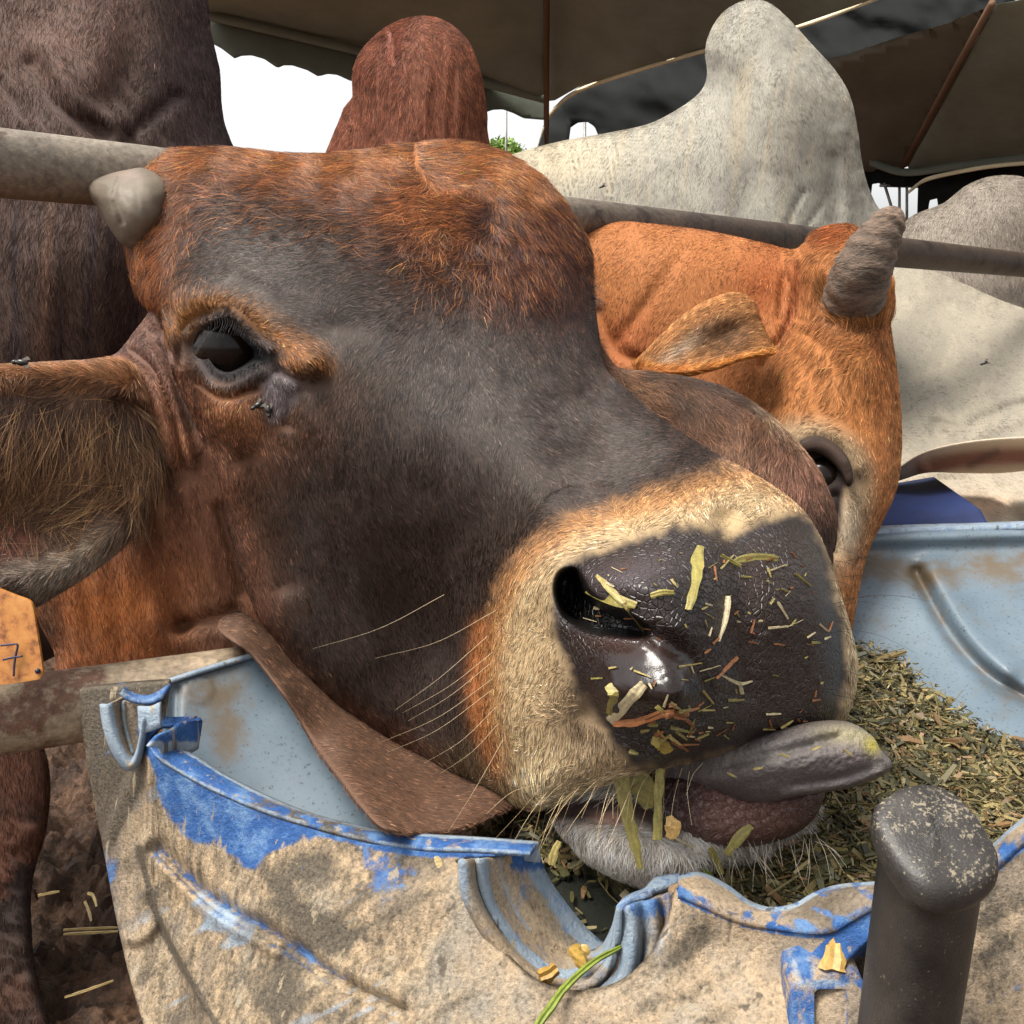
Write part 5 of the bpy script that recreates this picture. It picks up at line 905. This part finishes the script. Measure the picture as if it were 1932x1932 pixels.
# moulded box handle at lower right
HB = [(1494, 1872), (1500, 1858), (1560, 1842), (1612, 1834), (1628, 1850), (1632, 2060), (1598, 2060), (1596, 1872), (1590, 1866), (1545, 1866), (1536, 1872), (1538, 2060), (1502, 2060)]
hb = relief(HB, [(1500, 1860, .440), (1620, 1850, .438), (1500, 2050, .425), (1620, 2050, .42)], step=3, flat=True, raw=True, thick=.02, tdir=(0, 1, .2), attrs={'Blue': lambda u, v: .55+.3*(vn(u, v, 12)-.5), 'Pale': lambda u, v: .3+.5*ga(u, v, 1560, 1855, 60, 9), 'Grime': one(.25)})
build('moulded_handle', hb, M_TR, TR, bevel=.001)
hs_ = [[(u, 1868, .452), (u, 2060, .436)] for u in (1538, 1548, 1556, 1566, 1574, 1584, 1598)]
hs_ = [[(r_[0][0], r_[0][1], r_[0][2]+(.004 if i % 2 else 0)), (r_[1][0], r_[1][1], r_[1][2]+(.004 if i % 2 else 0))] for i, r_ in enumerate(hs_)]
loftobj('grooved_panel', hs_, {'Blue': one(.3), 'Pale': one(.1), 'Grime': one(.1)}, .002, 4, 3)
# inside walls
def ins_g(u, v): return .45*ga(u, v, 395, 1310, 70, 70)+.25*ga(u, v, 430, 1400, 40, 60)+.18
ip = relief([(305, 1292), (318, 1288), (400, 1262), (484, 1237), (484, 1237), (540, 1300), (640, 1420), (780, 1580), (820, 1700), (700, 1720), (420, 1600), (340, 1500), (310, 1400)],
    [(318, 1290, .70), (484, 1237, .742), (400, 1450, .68), (700, 1620, .65)], step=6, flat=True, thick=.006, tdir=(0, 1, 0), disp=lambda u, v: .006*ln(u, v, [(330, 1300), (326, 1380)], 10)-.003*np.abs(np.hypot(u-376, v-1303)/26 < 1)*.3, attrs={'Grime': ins_g})
build('end_wall', ip, M_IN, TR)
loftobj('rim_edge', [[(318, 1288, .698), (400, 1262, .717), (484, 1237, .739)], [(318, 1283, .704), (400, 1257, .723), (482, 1232, .746)]], {'Blue': one(.25), 'Pale': one(.9), 'Grime': one(.2)}, .003)
fp = relief([(1560, 1010), (1625, 1004), (1700, 1000), (1800, 998), (1932, 990), (2400, 972), (2400, 972), (2400, 1560), (2000, 1520), (1800, 1420), (1600, 1300), (1540, 1150)],
    [(1600, 1000, 1.10), (1932, 992, 1.06), (1620, 1250, .96), (1932, 1250, .90), (1932, 1450, .80), (1700, 1350, .88)], step=7, flat=True, thick=.007, tdir=(0, 1, 0),
    disp=lambda u, v: -.025*ln(u, v, [(1560, 1016), (1932, 1004), (2060, 1000)], 20)+.02*ln(u, v, [(1730, 1080), (1790, 1190), (1860, 1270), (1960, 1330)], 14)-.012*ln(u, v, [(1760, 1080), (1830, 1190), (1900, 1260)], 26), attrs={'Grime': lambda u, v: .22+.30*ln(u, v, [(1630, 1060), (1750, 1080), (1932, 1060)], 30)+.22*ln(u, v, [(1730, 1080), (1790, 1190), (1860, 1270), (1960, 1330)], 16)+.05*(u > 0)})
build('far_wall', fp, M_IN, TR)
loftobj('rim', [[(1560, 1014, 1.07), (1700, 1004, 1.06), (1932, 996, 1.03), (2400, 974, .93)], [(1560, 1004, 1.10), (1700, 996, 1.09), (1932, 989, 1.06), (2400, 966, .97)]], {'Blue': one(.3), 'Pale': one(1.), 'Grime': one(0)}, .008)
# second trough beyond
t2r = empty('feed_trough', P(1780, 1000, 1.35), 'plain dark blue trough corner showing behind the far rim of the dusty one', 'trough')
tb2 = relief([(1640, 1002), (1690, 988), (1770, 974), (1850, 962), (1850, 962), (1862, 985), (1880, 1060), (1640, 1060)], [(1640, 1002, 1.3), (1850, 962, 1.25), (1750, 1050, 1.25)], raw=True, step=5, flat=True, thick=.25, tdir=(.2, 1, 0))
build('trough_wall', tb2, simple('plain_blue_plastic', '#13285a', .75, .2, 30, .1), t2r)

# water and feed
m, n, l, b = mat('murky_water'); b.inputs['Base Color'].default_value = (.02, .022, .018, 1); b.inputs['Roughness'].default_value = .03; t = noise_node(n, l, 25, 3, .5); bump(n, l, b, t.outputs[0], .08, .004)
wz = P(1100, 1720, .60)[2]
q_ = [(-.40, .40), (.75, .35), (.85, 1.0), (-.30, .92)]
def wlev(u, v): q = P(u, v, 1.)-np.array([0, 0, CAMZ]); return P(u, v, (wz-CAMZ)/q[2])
mesh('water', [wlev(u, v) for u, v in [(1010, 1640), (1050, 1745), (1120, 1805), (1185, 1800), (1245, 1720), (1250, 1600), (950, 1560)]], [tuple(range(7))], m); setp(bpy.data.objects['water'], kind='structure')
feed_c = [(900, 1520, .80), (1000, 1560, .70), (900, 1700, .70), (1040, 1700, .63), (1180, 1640, .62), (1300, 1700, .575), (1500, 1600, .60), (1700, 1500, .66), (1620, 1240, .90), (1800, 1330, .84), (1932, 1425, .78), (1932, 1650, .58), (1600, 1750, .54), (2060, 1500, .74), (1500, 1400, .74), (1450, 1850, .52)]
FD = tps(feed_c)
feed_out = [(900, 1500), (1000, 1480), (1300, 1380), (1560, 1260), (1610, 1225), (1650, 1232), (1700, 1252), (1740, 1300), (1800, 1345), (1850, 1385), (1932, 1420), (2090, 1480), (2390, 1520), (2390, 1800), (1600, 1800), (1350, 1850), (1230, 1720), (1150, 1640), (1060, 1630), (960, 1660), (900, 1600)]
fm, n, l, b = mat('chopped_fodder_base'); t = noise_node(n, l, 160, 8, .75); r = ramp(n, l, t.outputs[0], [(.35, tuple(lin('#1c190e'))), (.6, tuple(lin('#57502a'))), (.75, tuple(lin('#857a48')))])
l.new(r.outputs[0], b.inputs['Base Color']); b.inputs['Roughness'].default_value = .8; bump(n, l, b, t.outputs[0], 1, .006)
d_feed = lambda u, v: (fbm(u, v, 60)-.5)*.03
fdp = relief(feed_out, feed_c, step=8, flat=True, thick=-.03, tdir=(0, 0, 1), disp=d_feed)
fo = build('chopped_feed', fdp, fm); setp(fo, 'moist chopped green maize fodder heaped in the trough under the muzzle', 'feed', kind='stuff')
# flakes lying on the pile
def flakes(n_, pos, scale, cols, spread, seed=3, flat=.5):
    r_ = np.random.default_rng(seed); V_, F_, C_ = [], [], []
    for i in range(n_):
        L_ = scale*r_.lognormal(0, .5); Wd = L_*(r_.uniform(.12, .34) if i % 12 else .05); L_ *= 1 if i % 12 else 2.6; a = r_.uniform(0, 2*math.pi); 
        ax = np.array([math.cos(a), math.sin(a), r_.normal(0, flat)]); ax /= np.linalg.norm(ax); nn = np.array([r_.normal(0, spread), r_.normal(0, spread)-.35, 1.]); nn /= np.linalg.norm(nn)
        bx = np.cross(nn, ax); bx /= np.linalg.norm(bx); nn = np.cross(ax, bx); bend = r_.normal(0, .25)*L_
        p = pos[i]+nn*r_.uniform(0, .004); th = max(.0003, Wd*.12); o = len(V_)
        for t, wd_ in ((-.5, .7), (0, 1), (.5, r_.uniform(.2, .9))):
            c = p+ax*L_*t+nn*(bend*(.25-t*t)); 
            for s in (-.5, .5):
                V_.append(c+bx*Wd*wd_*s+nn*th); 
            for s in (-.5, .5): V_.append(c+bx*Wd*wd_*s-nn*th)
        for k in (0, 4): 
            F_ += [(o+k, o+k+1, o+k+5, o+k+4), (o+k+2, o+k+6, o+k+7, o+k+3), (o+k, o+k+4, o+k+6, o+k+2), (o+k+1, o+k+3, o+k+7, o+k+5)]
        F_ += [(o, o+2, o+3, o+1), (o+8, o+9, o+11, o+10)]
        c = cols[r_.integers(len(cols))]*r_.uniform(.6, 1.3); C_ += [c]*12
    return np.array(V_), F_, np.array(C_)
FLC = [lin(x) for x in ('#5d5430', '#71663a', '#403e22', '#4d4b29', '#8a7c52', '#6a5b36', '#34321f', '#7d6f46', '#484526', '#775c3c')]
M_FLAKE, n, l, b = mat('fodder_flake'); a_ = attr(n, 'Col'); t = noise_node(n, l, 700, 4, .6); r = ramp(n, l, t.outputs[0], [(.3, (.7,)*3), (.7, (1.2,)*3)])
l.new(mixc(n, l, 1., a_.outputs[0], r.outputs[0], 'MULTIPLY'), b.inputs['Base Color']); b.inputs['Roughness'].default_value = .55
fpts = fdp.front; sel = (fdp.u < 2380)
rr = np.random.default_rng(5); ii = rr.choice(np.where(sel)[0], 30000); pos = fpts[ii]+rr.normal(0, .006, (len(ii), 3))*np.array([1, 1, .35])+np.array([0, 0, .003])
V_, F_, C_ = flakes(len(pos), pos, .0066, FLC, .5)
o = mesh('fodder_flakes', V_, F_, M_FLAKE, None, C_, smooth=False); setp(o, 'loose cut leaf and stalk flakes covering the top of the fodder heap', 'feed', kind='stuff')
# bits floating near the spout, and dirt specks on the far wall
pos = np.array([[rr.uniform(-.02, .13), rr.uniform(.50, .62), wz+.002] for i in range(130)])
V_, F_, C_ = flakes(len(pos), pos, .010, FLC, .1, 9, .03)
o = mesh('floating_flakes', V_, F_, M_FLAKE, None, C_, smooth=False); setp(o, 'sodden leaf flakes floating on the dark water behind the spout', 'feed', kind='stuff')

# ------------------------------------------------------------------ black post in front
_pb = P(1762, 1580, .375)
post = empty('post', (_pb[0]-.02, _pb[1], _pb[2]-1.0), 'short black rubber capped post with a dusty slanted top in front of the trough', 'post')
m, n, l, b = mat('dusty_black_rubber'); t = noise_node(n, l, 500, 4, .75); t2 = noise_node(n, l, 26, 6, .7); t3 = noise_node(n, l, 900, 2, .5)
r = ramp(n, l, t2.outputs[0], [(.35, tuple(lin('#191614'))), (.65, tuple(lin('#37322f')))]); gm_ = n.new('ShaderNodeNewGeometry'); sx = n.new('ShaderNodeSeparateXYZ'); l.new(gm_.outputs['Normal'], sx.inputs[0])
mr = n.new('ShaderNodeMapRange'); l.new(sx.outputs[2], mr.inputs[0]); mr.inputs[1].default_value = -.2; mr.inputs[2].default_value = 1.2; mr.inputs[3].default_value = .0; mr.inputs[4].default_value = .13
ad = n.new('ShaderNodeMath'); ad.operation = 'ADD'; t5 = noise_node(n, l, 60, 3, .6); m5 = n.new('ShaderNodeMath'); m5.operation = 'MULTIPLY_ADD'; l.new(t5.outputs[0], m5.inputs[0]); m5.inputs[1].default_value = .35; m5.inputs[2].default_value = -.17; a5 = n.new('ShaderNodeMath'); a5.operation = 'ADD'; l.new(t.outputs[0], a5.inputs[0]); l.new(m5.outputs[0], a5.inputs[1]); l.new(a5.outputs[0], ad.inputs[0]); l.new(mr.outputs[0], ad.inputs[1])
md = n.new('ShaderNodeMapRange'); l.new(ad.outputs[0], md.inputs[0]); md.inputs[1].default_value = .66; md.inputs[2].default_value = .74
l.new(mixc(n, l, md.outputs[0], r.outputs[0], tuple(lin('#7d7462'))), b.inputs['Base Color']); b.inputs['Roughness'].default_value = .5; bump(n, l, b, t3.outputs[0], .4, .0006)
base = P(1762, 1580, .375); down = np.array([-.02, .0, -1.]); down /= np.linalg.norm(down)
V_, F_ = [], []; ns = 48
PS = .87
prof = [(-.0042, .0), (-.0041, .010), (-.0038, .0185), (-.0028, .0228), (-.0008, .0246), (.003, .0254), (.008, .0252), (.0115, .0243), (.0135, .0222), (.0155, .0207), (.1, .0204), (.25, .0204), (1.0, .0204)]
axx = np.array([1., 0, -.02]); axy = np.array([0, 1., 0])
for k_, (z_, r_) in enumerate(prof):
    r_ *= PS; z_ = z_*PS if z_ < .05 else z_
    for s_ in range(ns):
        a = 2*math.pi*s_/ns; sq = (abs(math.cos(a-.25))**5+abs(math.sin(a-.25))**5)**(-.2); q = r_*(1+(sq-1)*.6)
        tilt = (.50*math.sin(a)*r_+.10*math.cos(a)*r_)*(1 if z_ < .016 else 0)+(.22*math.sin(a)*r_ if .012 < z_ < .02 else 0)
        V_.append(base+down*z_+axx*q*math.cos(a)+axy*q*math.sin(a)+np.array([0, 0, tilt]))
for i in range(len(prof)-1):
    for k in range(ns): F_.append((i*ns+k, i*ns+(k+1) % ns, (i+1)*ns+(k+1) % ns, (i+1)*ns+k))
F_.append(tuple(range(ns)))
top = [f for f in F_ if min(f) < 8*ns]; stem = [f for f in F_ if min(f) >= 8*ns]
def submesh(Vs, fs):
    ids = sorted(set(i for f in fs for i in f)); mp = {k: j for j, k in enumerate(ids)}; return [Vs[i] for i in ids], [tuple(mp[i] for i in f) for f in fs]
a_, c_ = submesh(V_, top); mesh('cap', a_, c_, m, post); a_, c_ = submesh(V_, stem); mesh('stem', a_, c_, m, post)

# ------------------------------------------------------------------ straw and leaf bits
def chip(name, pts, wpx, d, colr, label, group=None, thick=.0004, curl=.002, tex=.25, cat='straw'):
    """one flat fibre along an image line; wpx = widths per point"""
    c = np.array([(u, v, d if np.isscalar(d) else d[i], wpx[i]) for i, (u, v) in enumerate(pts)], float)
    c = crom(c, 4, False) if len(c) > 2 else np.array([c[0]*(1-t)+c[1]*t for t in (0, .25, .5, .75, 1)])
    W = P(c[:, 0], c[:, 1], c[:, 2]); T_ = np.gradient(W, axis=0); T_ /= np.linalg.norm(T_, axis=1)[:, None]
    vd = W-np.array([0, 0, CAMZ]); vd /= np.linalg.norm(vd, axis=1)[:, None]; B = np.cross(T_, vd); B /= np.linalg.norm(B, axis=1)[:, None]; N_ = -vd
    wd_ = c[:, 3]*c[:, 2]/F/2; V_, F_ = [], []; ring = [(-1, 0, .0), (-.5, 1, .3), (0, .6, .6), (.55, 1.1, .2), (1, 0, 0), (0, -1, -.4)]
    for i in range(len(c)):
        for s, h_, _ in ring: V_.append(W[i]+T_[i]*wd_[i]*rng.uniform(-.22, .22)+B[i]*wd_[i]*s*rng.uniform(.82, 1.12)+N_[i]*(thick*(h_+.6)))
    k = len(ring)
    for i in range(len(c)-1):
        for s in range(k): F_.append((i*k+s, i*k+(s+1) % k, (i+1)*k+(s+1) % k, (i+1)*k+s))
    F_ += [tuple(range(k))[::-1], tuple((len(c)-1)*k+s for s in range(k))]
    cl = np.tile(colr, (len(V_), 1))*np.repeat(rng.uniform(1-tex, 1+tex, (len(c), k)).ravel(), 1)[:, None]
    o = mesh(name, V_, F_, M_FLAKE, None, np.clip(cl, 0, .9), smooth=False); rebase(o); return setp(o, label, cat, group)
YG, YL, OR_, WS, GN = lin('#857a3e'), lin('#a39258'), lin('#85532e'), lin('#b3a582'), lin('#6a742f')
from mathutils.bvhtree import BVHTree
bv = BVHTree.FromPolygons([Vector(x) for x in headp.front], [tuple(int(i) for i in f) for f in headp.q])
def surfd(u, v, off=.0012):
    o_ = Vector((0, 0, CAMZ)); dr = Vector(P(u, v, 1.))-o_; h_ = bv.ray_cast(o_, dr.normalized())
    if h_[0] is None: return .54
    z = (h_[0]-o_).length/dr.length; return z-off
def nose(pts, w_, colr, label, group=None, off=.0012, name='straw_bit', cat='straw'):
    if len(pts) == 2: pts = [pts[0], ((pts[0][0]+pts[1][0])/2, (pts[0][1]+pts[1][1])/2), pts[1]]; w_ = [w_[0], (w_[0]+w_[1])/2*1.1, w_[1]]
    return chip(name, pts, w_, [surfd(u, v, off) for u, v in pts], colr, label, group, cat=cat)
nose([(1322, 1030), (1312, 1075), (1305, 1120), (1298, 1150)], [14, 30, 22, 14], YG*1.05, 'ragged upright straw shred high in the middle of the black nose')
nose([(1125, 1085), (1150, 1110), (1185, 1148), (1215, 1190)], [6, 14, 10, 8], YL*.8, 'long slanting straw splinter lying across the nostril')
nose([(1105, 1116), (1150, 1128), (1200, 1142)], [5, 24, 16], YG, 'broad straw shred crossing the slanting splinter at the nostril')
nose([(1228, 1124), (1250, 1118), (1272, 1118)], [12, 12, 9], YG*1.1, 'short bent straw piece right of the nostril')
nose([(1385, 1060), (1400, 1056), (1440, 1052), (1468, 1056)], [8, 16, 18, 14], YG*.95, 'flat squared straw chip near the upper right of the nose')
nose([(1360, 1048), (1398, 1068)], [9, 7], YG*1.1, 'narrow straw chip beside the flat squared chip')
nose([(1372, 1125), (1368, 1160), (1355, 1210)], [14, 16, 8], WS*.8, 'pale fibrous straw strip running down the middle of the nose')
nose([(1150, 1290), (1162, 1315), (1152, 1350)], [26, 26, 22], YG*1.05, 'upright half of the crossed pale green straws below the wet patch')
nose([(1215, 1290), (1190, 1318), (1150, 1362)], [20, 22, 18], WS*.95, 'slanting half of the crossed pale green straws below the wet patch', off=.004)
nose([(1158, 1360), (1200, 1362), (1260, 1345), (1300, 1345)], [22, 16, 12, 16], OR_*1.05, 'orange brown straw lying at the foot of the crossed straws', off=.003)
nose([(1230, 1395), (1250, 1400), (1262, 1420)], [22, 36, 20], lin('#8d7a30'), 'crumpled olive leaf scrap above the upper lip', off=.003, name='leaf_scrap', cat='leaf scrap')
nose([(1392, 1240), (1372, 1258), (1352, 1280)], [7, 9, 6], OR_*1.2, 'reddish straw sliver slanting across the lower middle of the nose')
nose([(1358, 1272), (1395, 1290), (1420, 1285)], [3, 7, 3], WS, 'forked white root fibre on the lower nose')
nose([(1395, 1288), (1400, 1310)], [6, 9], WS*.9, 'short stub hanging from the forked white fibre')
nose([(1255, 1355), (1320, 1335)], [6, 5], OR_*1.2, 'thin orange straw above the orange brown one')
for u_, v_, a_ in ((1480, 1425, .3), (1540, 1412, -.4), (1600, 1420, .8), (1430, 1450, -.2), (1380, 1462, .5)):
    chip('straw_bit', [(u_-9, v_-9*a_), (u_, v_), (u_+9, v_+9*a_)], [3, 5, 3], .513, YL*.8, 'small straw bit stuck on the grey tongue', 'straw bits on the tongue')
GRP = 'tiny straw bits stuck to the wet black nose'
for i in range(115):
    while True:
        u, v = rng.uniform(1110, 1580), rng.uniform(1040, 1400)
        s_ = sd(np.array([u]), np.array([v]), PAD)[0]
        if s_ > 12 and rng.random() < .35+.65*((u-1300)/150 > 0): break
    a = rng.uniform(-1.4, 1.4) if i % 3 else rng.normal(0, .3); L_ = rng.lognormal(2.55, .55); w_ = rng.uniform(1.5, 6)
    nose([(u-L_*math.cos(a)/2, v-L_*math.sin(a)/2), (u+L_*math.cos(a)/2, v+L_*math.sin(a)/2)], [w_, w_*.6], [YG, YL, OR_, WS][rng.integers(4)]*rng.uniform(.7, 1.1), 'tiny straw bit stuck to the wet black nose', GRP)
for i in range(26):
    u, v = rng.normal(1265, 34), rng.normal(1378, 24); a = rng.uniform(-.9, .9); L_ = rng.uniform(12, 40); w_ = rng.uniform(4, 10)
    nose([(u-L_*math.cos(a)/2, v-L_*math.sin(a)/2), (u+L_*math.cos(a)/2, v+L_*math.sin(a)/2)], [w_, w_*.6], [YG, OR_, YL, OR_][rng.integers(4)]*rng.uniform(.6, 1.0), 'small straw scrap in the wet clump under the nose', 'straw scraps clumped above the upper lip', off=.003)
# hanging out of the mouth
chip('fodder_stalk', [(1170, 1455), (1180, 1520), (1195, 1580), (1208, 1640)], [30, 26, 22, 10], [.545, .542, .54, .54], YG*.95, 'longest green stalk hanging from the mouth over the chin', cat='fodder stalk')
chip('fodder_stalk', [(1246, 1450), (1242, 1510), (1240, 1585)], [20, 16, 18], [.54, .538, .536], YG*1.1, 'narrow straight stalk hanging from the mouth beside the lip skin', cat='fodder stalk')
chip('fodder_leaf', [(1190, 1458), (1215, 1490), (1225, 1525)], [40, 44, 22], [.55, .55, .55], YG*.85, 'broad folded leaf piece between the two hanging stalks', cat='leaf')
chip('leaf_scrap', [(1262, 1540), (1270, 1560), (1262, 1582)], [12, 34, 14], [.538, .536, .538], lin('#c09a5a'), 'dry tan leaf scrap stuck at the corner of the pebbled lip', cat='leaf scrap')
chip('leaf_scrap', [(1270, 1578), (1290, 1590), (1308, 1600)], [6, 4, 6], [.537, .538, .54], WS*.8, 'thin white stem trailing from the dry tan scrap', cat='leaf scrap')
chip('fodder_stalk', [(1418, 1558), (1395, 1580), (1370, 1612)], [12, 20, 14], [.545, .545, .548], YG*1.05, 'slanting yellow green stalk lying against the lower lip', cat='fodder stalk')
chip('fodder_stalk', [(1340, 1600), (1352, 1625), (1362, 1650)], [12, 14, 10], [.552, .552, .552], YG*.95, 'short green stalk below the slanting one', cat='fodder stalk')
chip('fodder_stalk', [(1308, 1612), (1328, 1640), (1345, 1655)], [10, 14, 6], [.556, .556, .556], GN*1.1, 'short pointed green stalk nearest the trough rim', cat='fodder stalk')
chip('straw_bit', [(1055, 1588), (1045, 1610), (1040, 1632)], [10, 16, 14], [.565, .565, .565], YL*.95, 'yellow straw stub hanging left of the chin')
chip('straw_bit', [(1078, 1785), (1092, 1805), (1105, 1828)], [24, 28, 22], [.512, .508, .505], lin('#a3833c'), 'larger yellow stalk chunk lying in the spout', thick=.003)
chip('straw_bit', [(1018, 1845), (1035, 1838), (1050, 1826)], [24, 28, 22], [.498, .498, .498], lin('#9a7836'), 'smaller yellow stalk chunk low in the spout', thick=.003)
chip('straw_bit', [(1090, 1788), (1104, 1792), (1112, 1800)], [10, 18, 8], [.522, .52, .52], lin('#ab9050'), 'pale torn flake beside the larger chunk in the spout')
chip('grass_stem', [(1172, 1786), (1120, 1815), (1070, 1860), (1040, 1900), (1010, 1945), (980, 2010)], [8, 13, 15, 17, 16, 16], [.498, .488, .476, .466, .458, .45], lin('#6f7d2c'), 'bent green grass stem lying across the spout', thick=.0018, cat='grass stem')
chip('leaf_scrap', [(1578, 1762), (1576, 1790), (1570, 1830)], [12, 34, 50], [.452, .448, .442], lin('#a68445'), 'torn yellow leaf scrap draped above the moulded handle', thick=.0015, cat='leaf scrap')
chip('straw_bit', [(822, 1616), (828, 1628), (832, 1640)], [8, 14, 8], [wd(825, 1625)-.002]*3, lin('#d8c08c'), 'pale straw speck below the rim left of the spout')
for k_, pl in enumerate(([(120, 1755), (170, 1752), (222, 1750)], [(120, 1763), (175, 1760), (222, 1757)], [(62, 1800), (80, 1796), (102, 1790)], [(122, 1882), (165, 1868), (214, 1850)], [(160, 1700), (168, 1720), (172, 1738)], [(165, 1685), (176, 1690), (182, 1710)], [(72, 1690), (90, 1686), (112, 1682)])):
    def gd(u, v):
        q = P(u, v, 1.)-np.array([0, 0, CAMZ]); return float((CAMZ-.035)/(-q[2]))
    chip('straw', pl, [5, 6, 4], [gd(u, v)-.01 for u, v in pl], lin('#c9ae74')*rng.uniform(.7, 1.1), 'dry straw lying on the trodden mud beside the trough', 'loose straws on the mud', thick=.002)
# ------------------------------------------------------------------ flies
FB = simple('fly_body', '#1d1a18', .3, .3, 300, 0); FWm = simple('fly_wing', '#6b6258', .25, .3, 300, 0)
def fly(u, v, d, s, a, label):
    e = empty('fly', P(u, v, d), label, 'fly'); ca, sa = math.cos(a), math.sin(a); W0 = P(u, v, d); k = d/F
    dr = (cam_x*ca-cam_y*sa); sd_ = (cam_x*sa+cam_y*ca)
    V_, F_ = tube([W0-dr*s*k*t for t in (-1, -.8, -.5, -.4, -.2, .2, .7, 1)], [s*k*x for x in (.1, .3, .3, .2, .38, .42, .3, .05)], 12); mesh('body', V_, F_, FB, e)
    for sg in (-1, 1):
        V_ = [W0+dr*s*k*.2+sd_*sg*s*k*.1, W0-dr*s*k*.9+sd_*sg*s*k*.75, W0-dr*s*k*1.25+sd_*sg*s*k*.35]; V_ = [x+np.array([0, -.0006, .0004]) for x in V_]
        mesh('wing', V_+[x+np.array([0, .0001, 0]) for x in V_], [(0, 1, 2), (3, 5, 4), (0, 3, 4, 1), (1, 4, 5, 2), (2, 5, 3, 0)], FWm, e, smooth=False)
fly(484, 766, surfd(484, 766)-.003, 13, 2.6, 'left one of the two brown flies on the tear stain below the eye')
fly(507, 776, surfd(507, 776)-.003, 13, 1.5, 'right one of the two brown flies on the tear stain below the eye')
fly(38, 684, .672, 16, 3.2, 'fly sitting on the top edge of the hairy ear')
fly(1857, 685, 1.57, 8, 2.7, 'fly on the flank of the second white cow')
fly(1136, 352, 1.74, 6, 2.7, 'fly on the shoulder of the high humped white cow')
fly(1785, 990-32, 1.36, 7, 2.2, 'fly just above the dark blue trough corner')
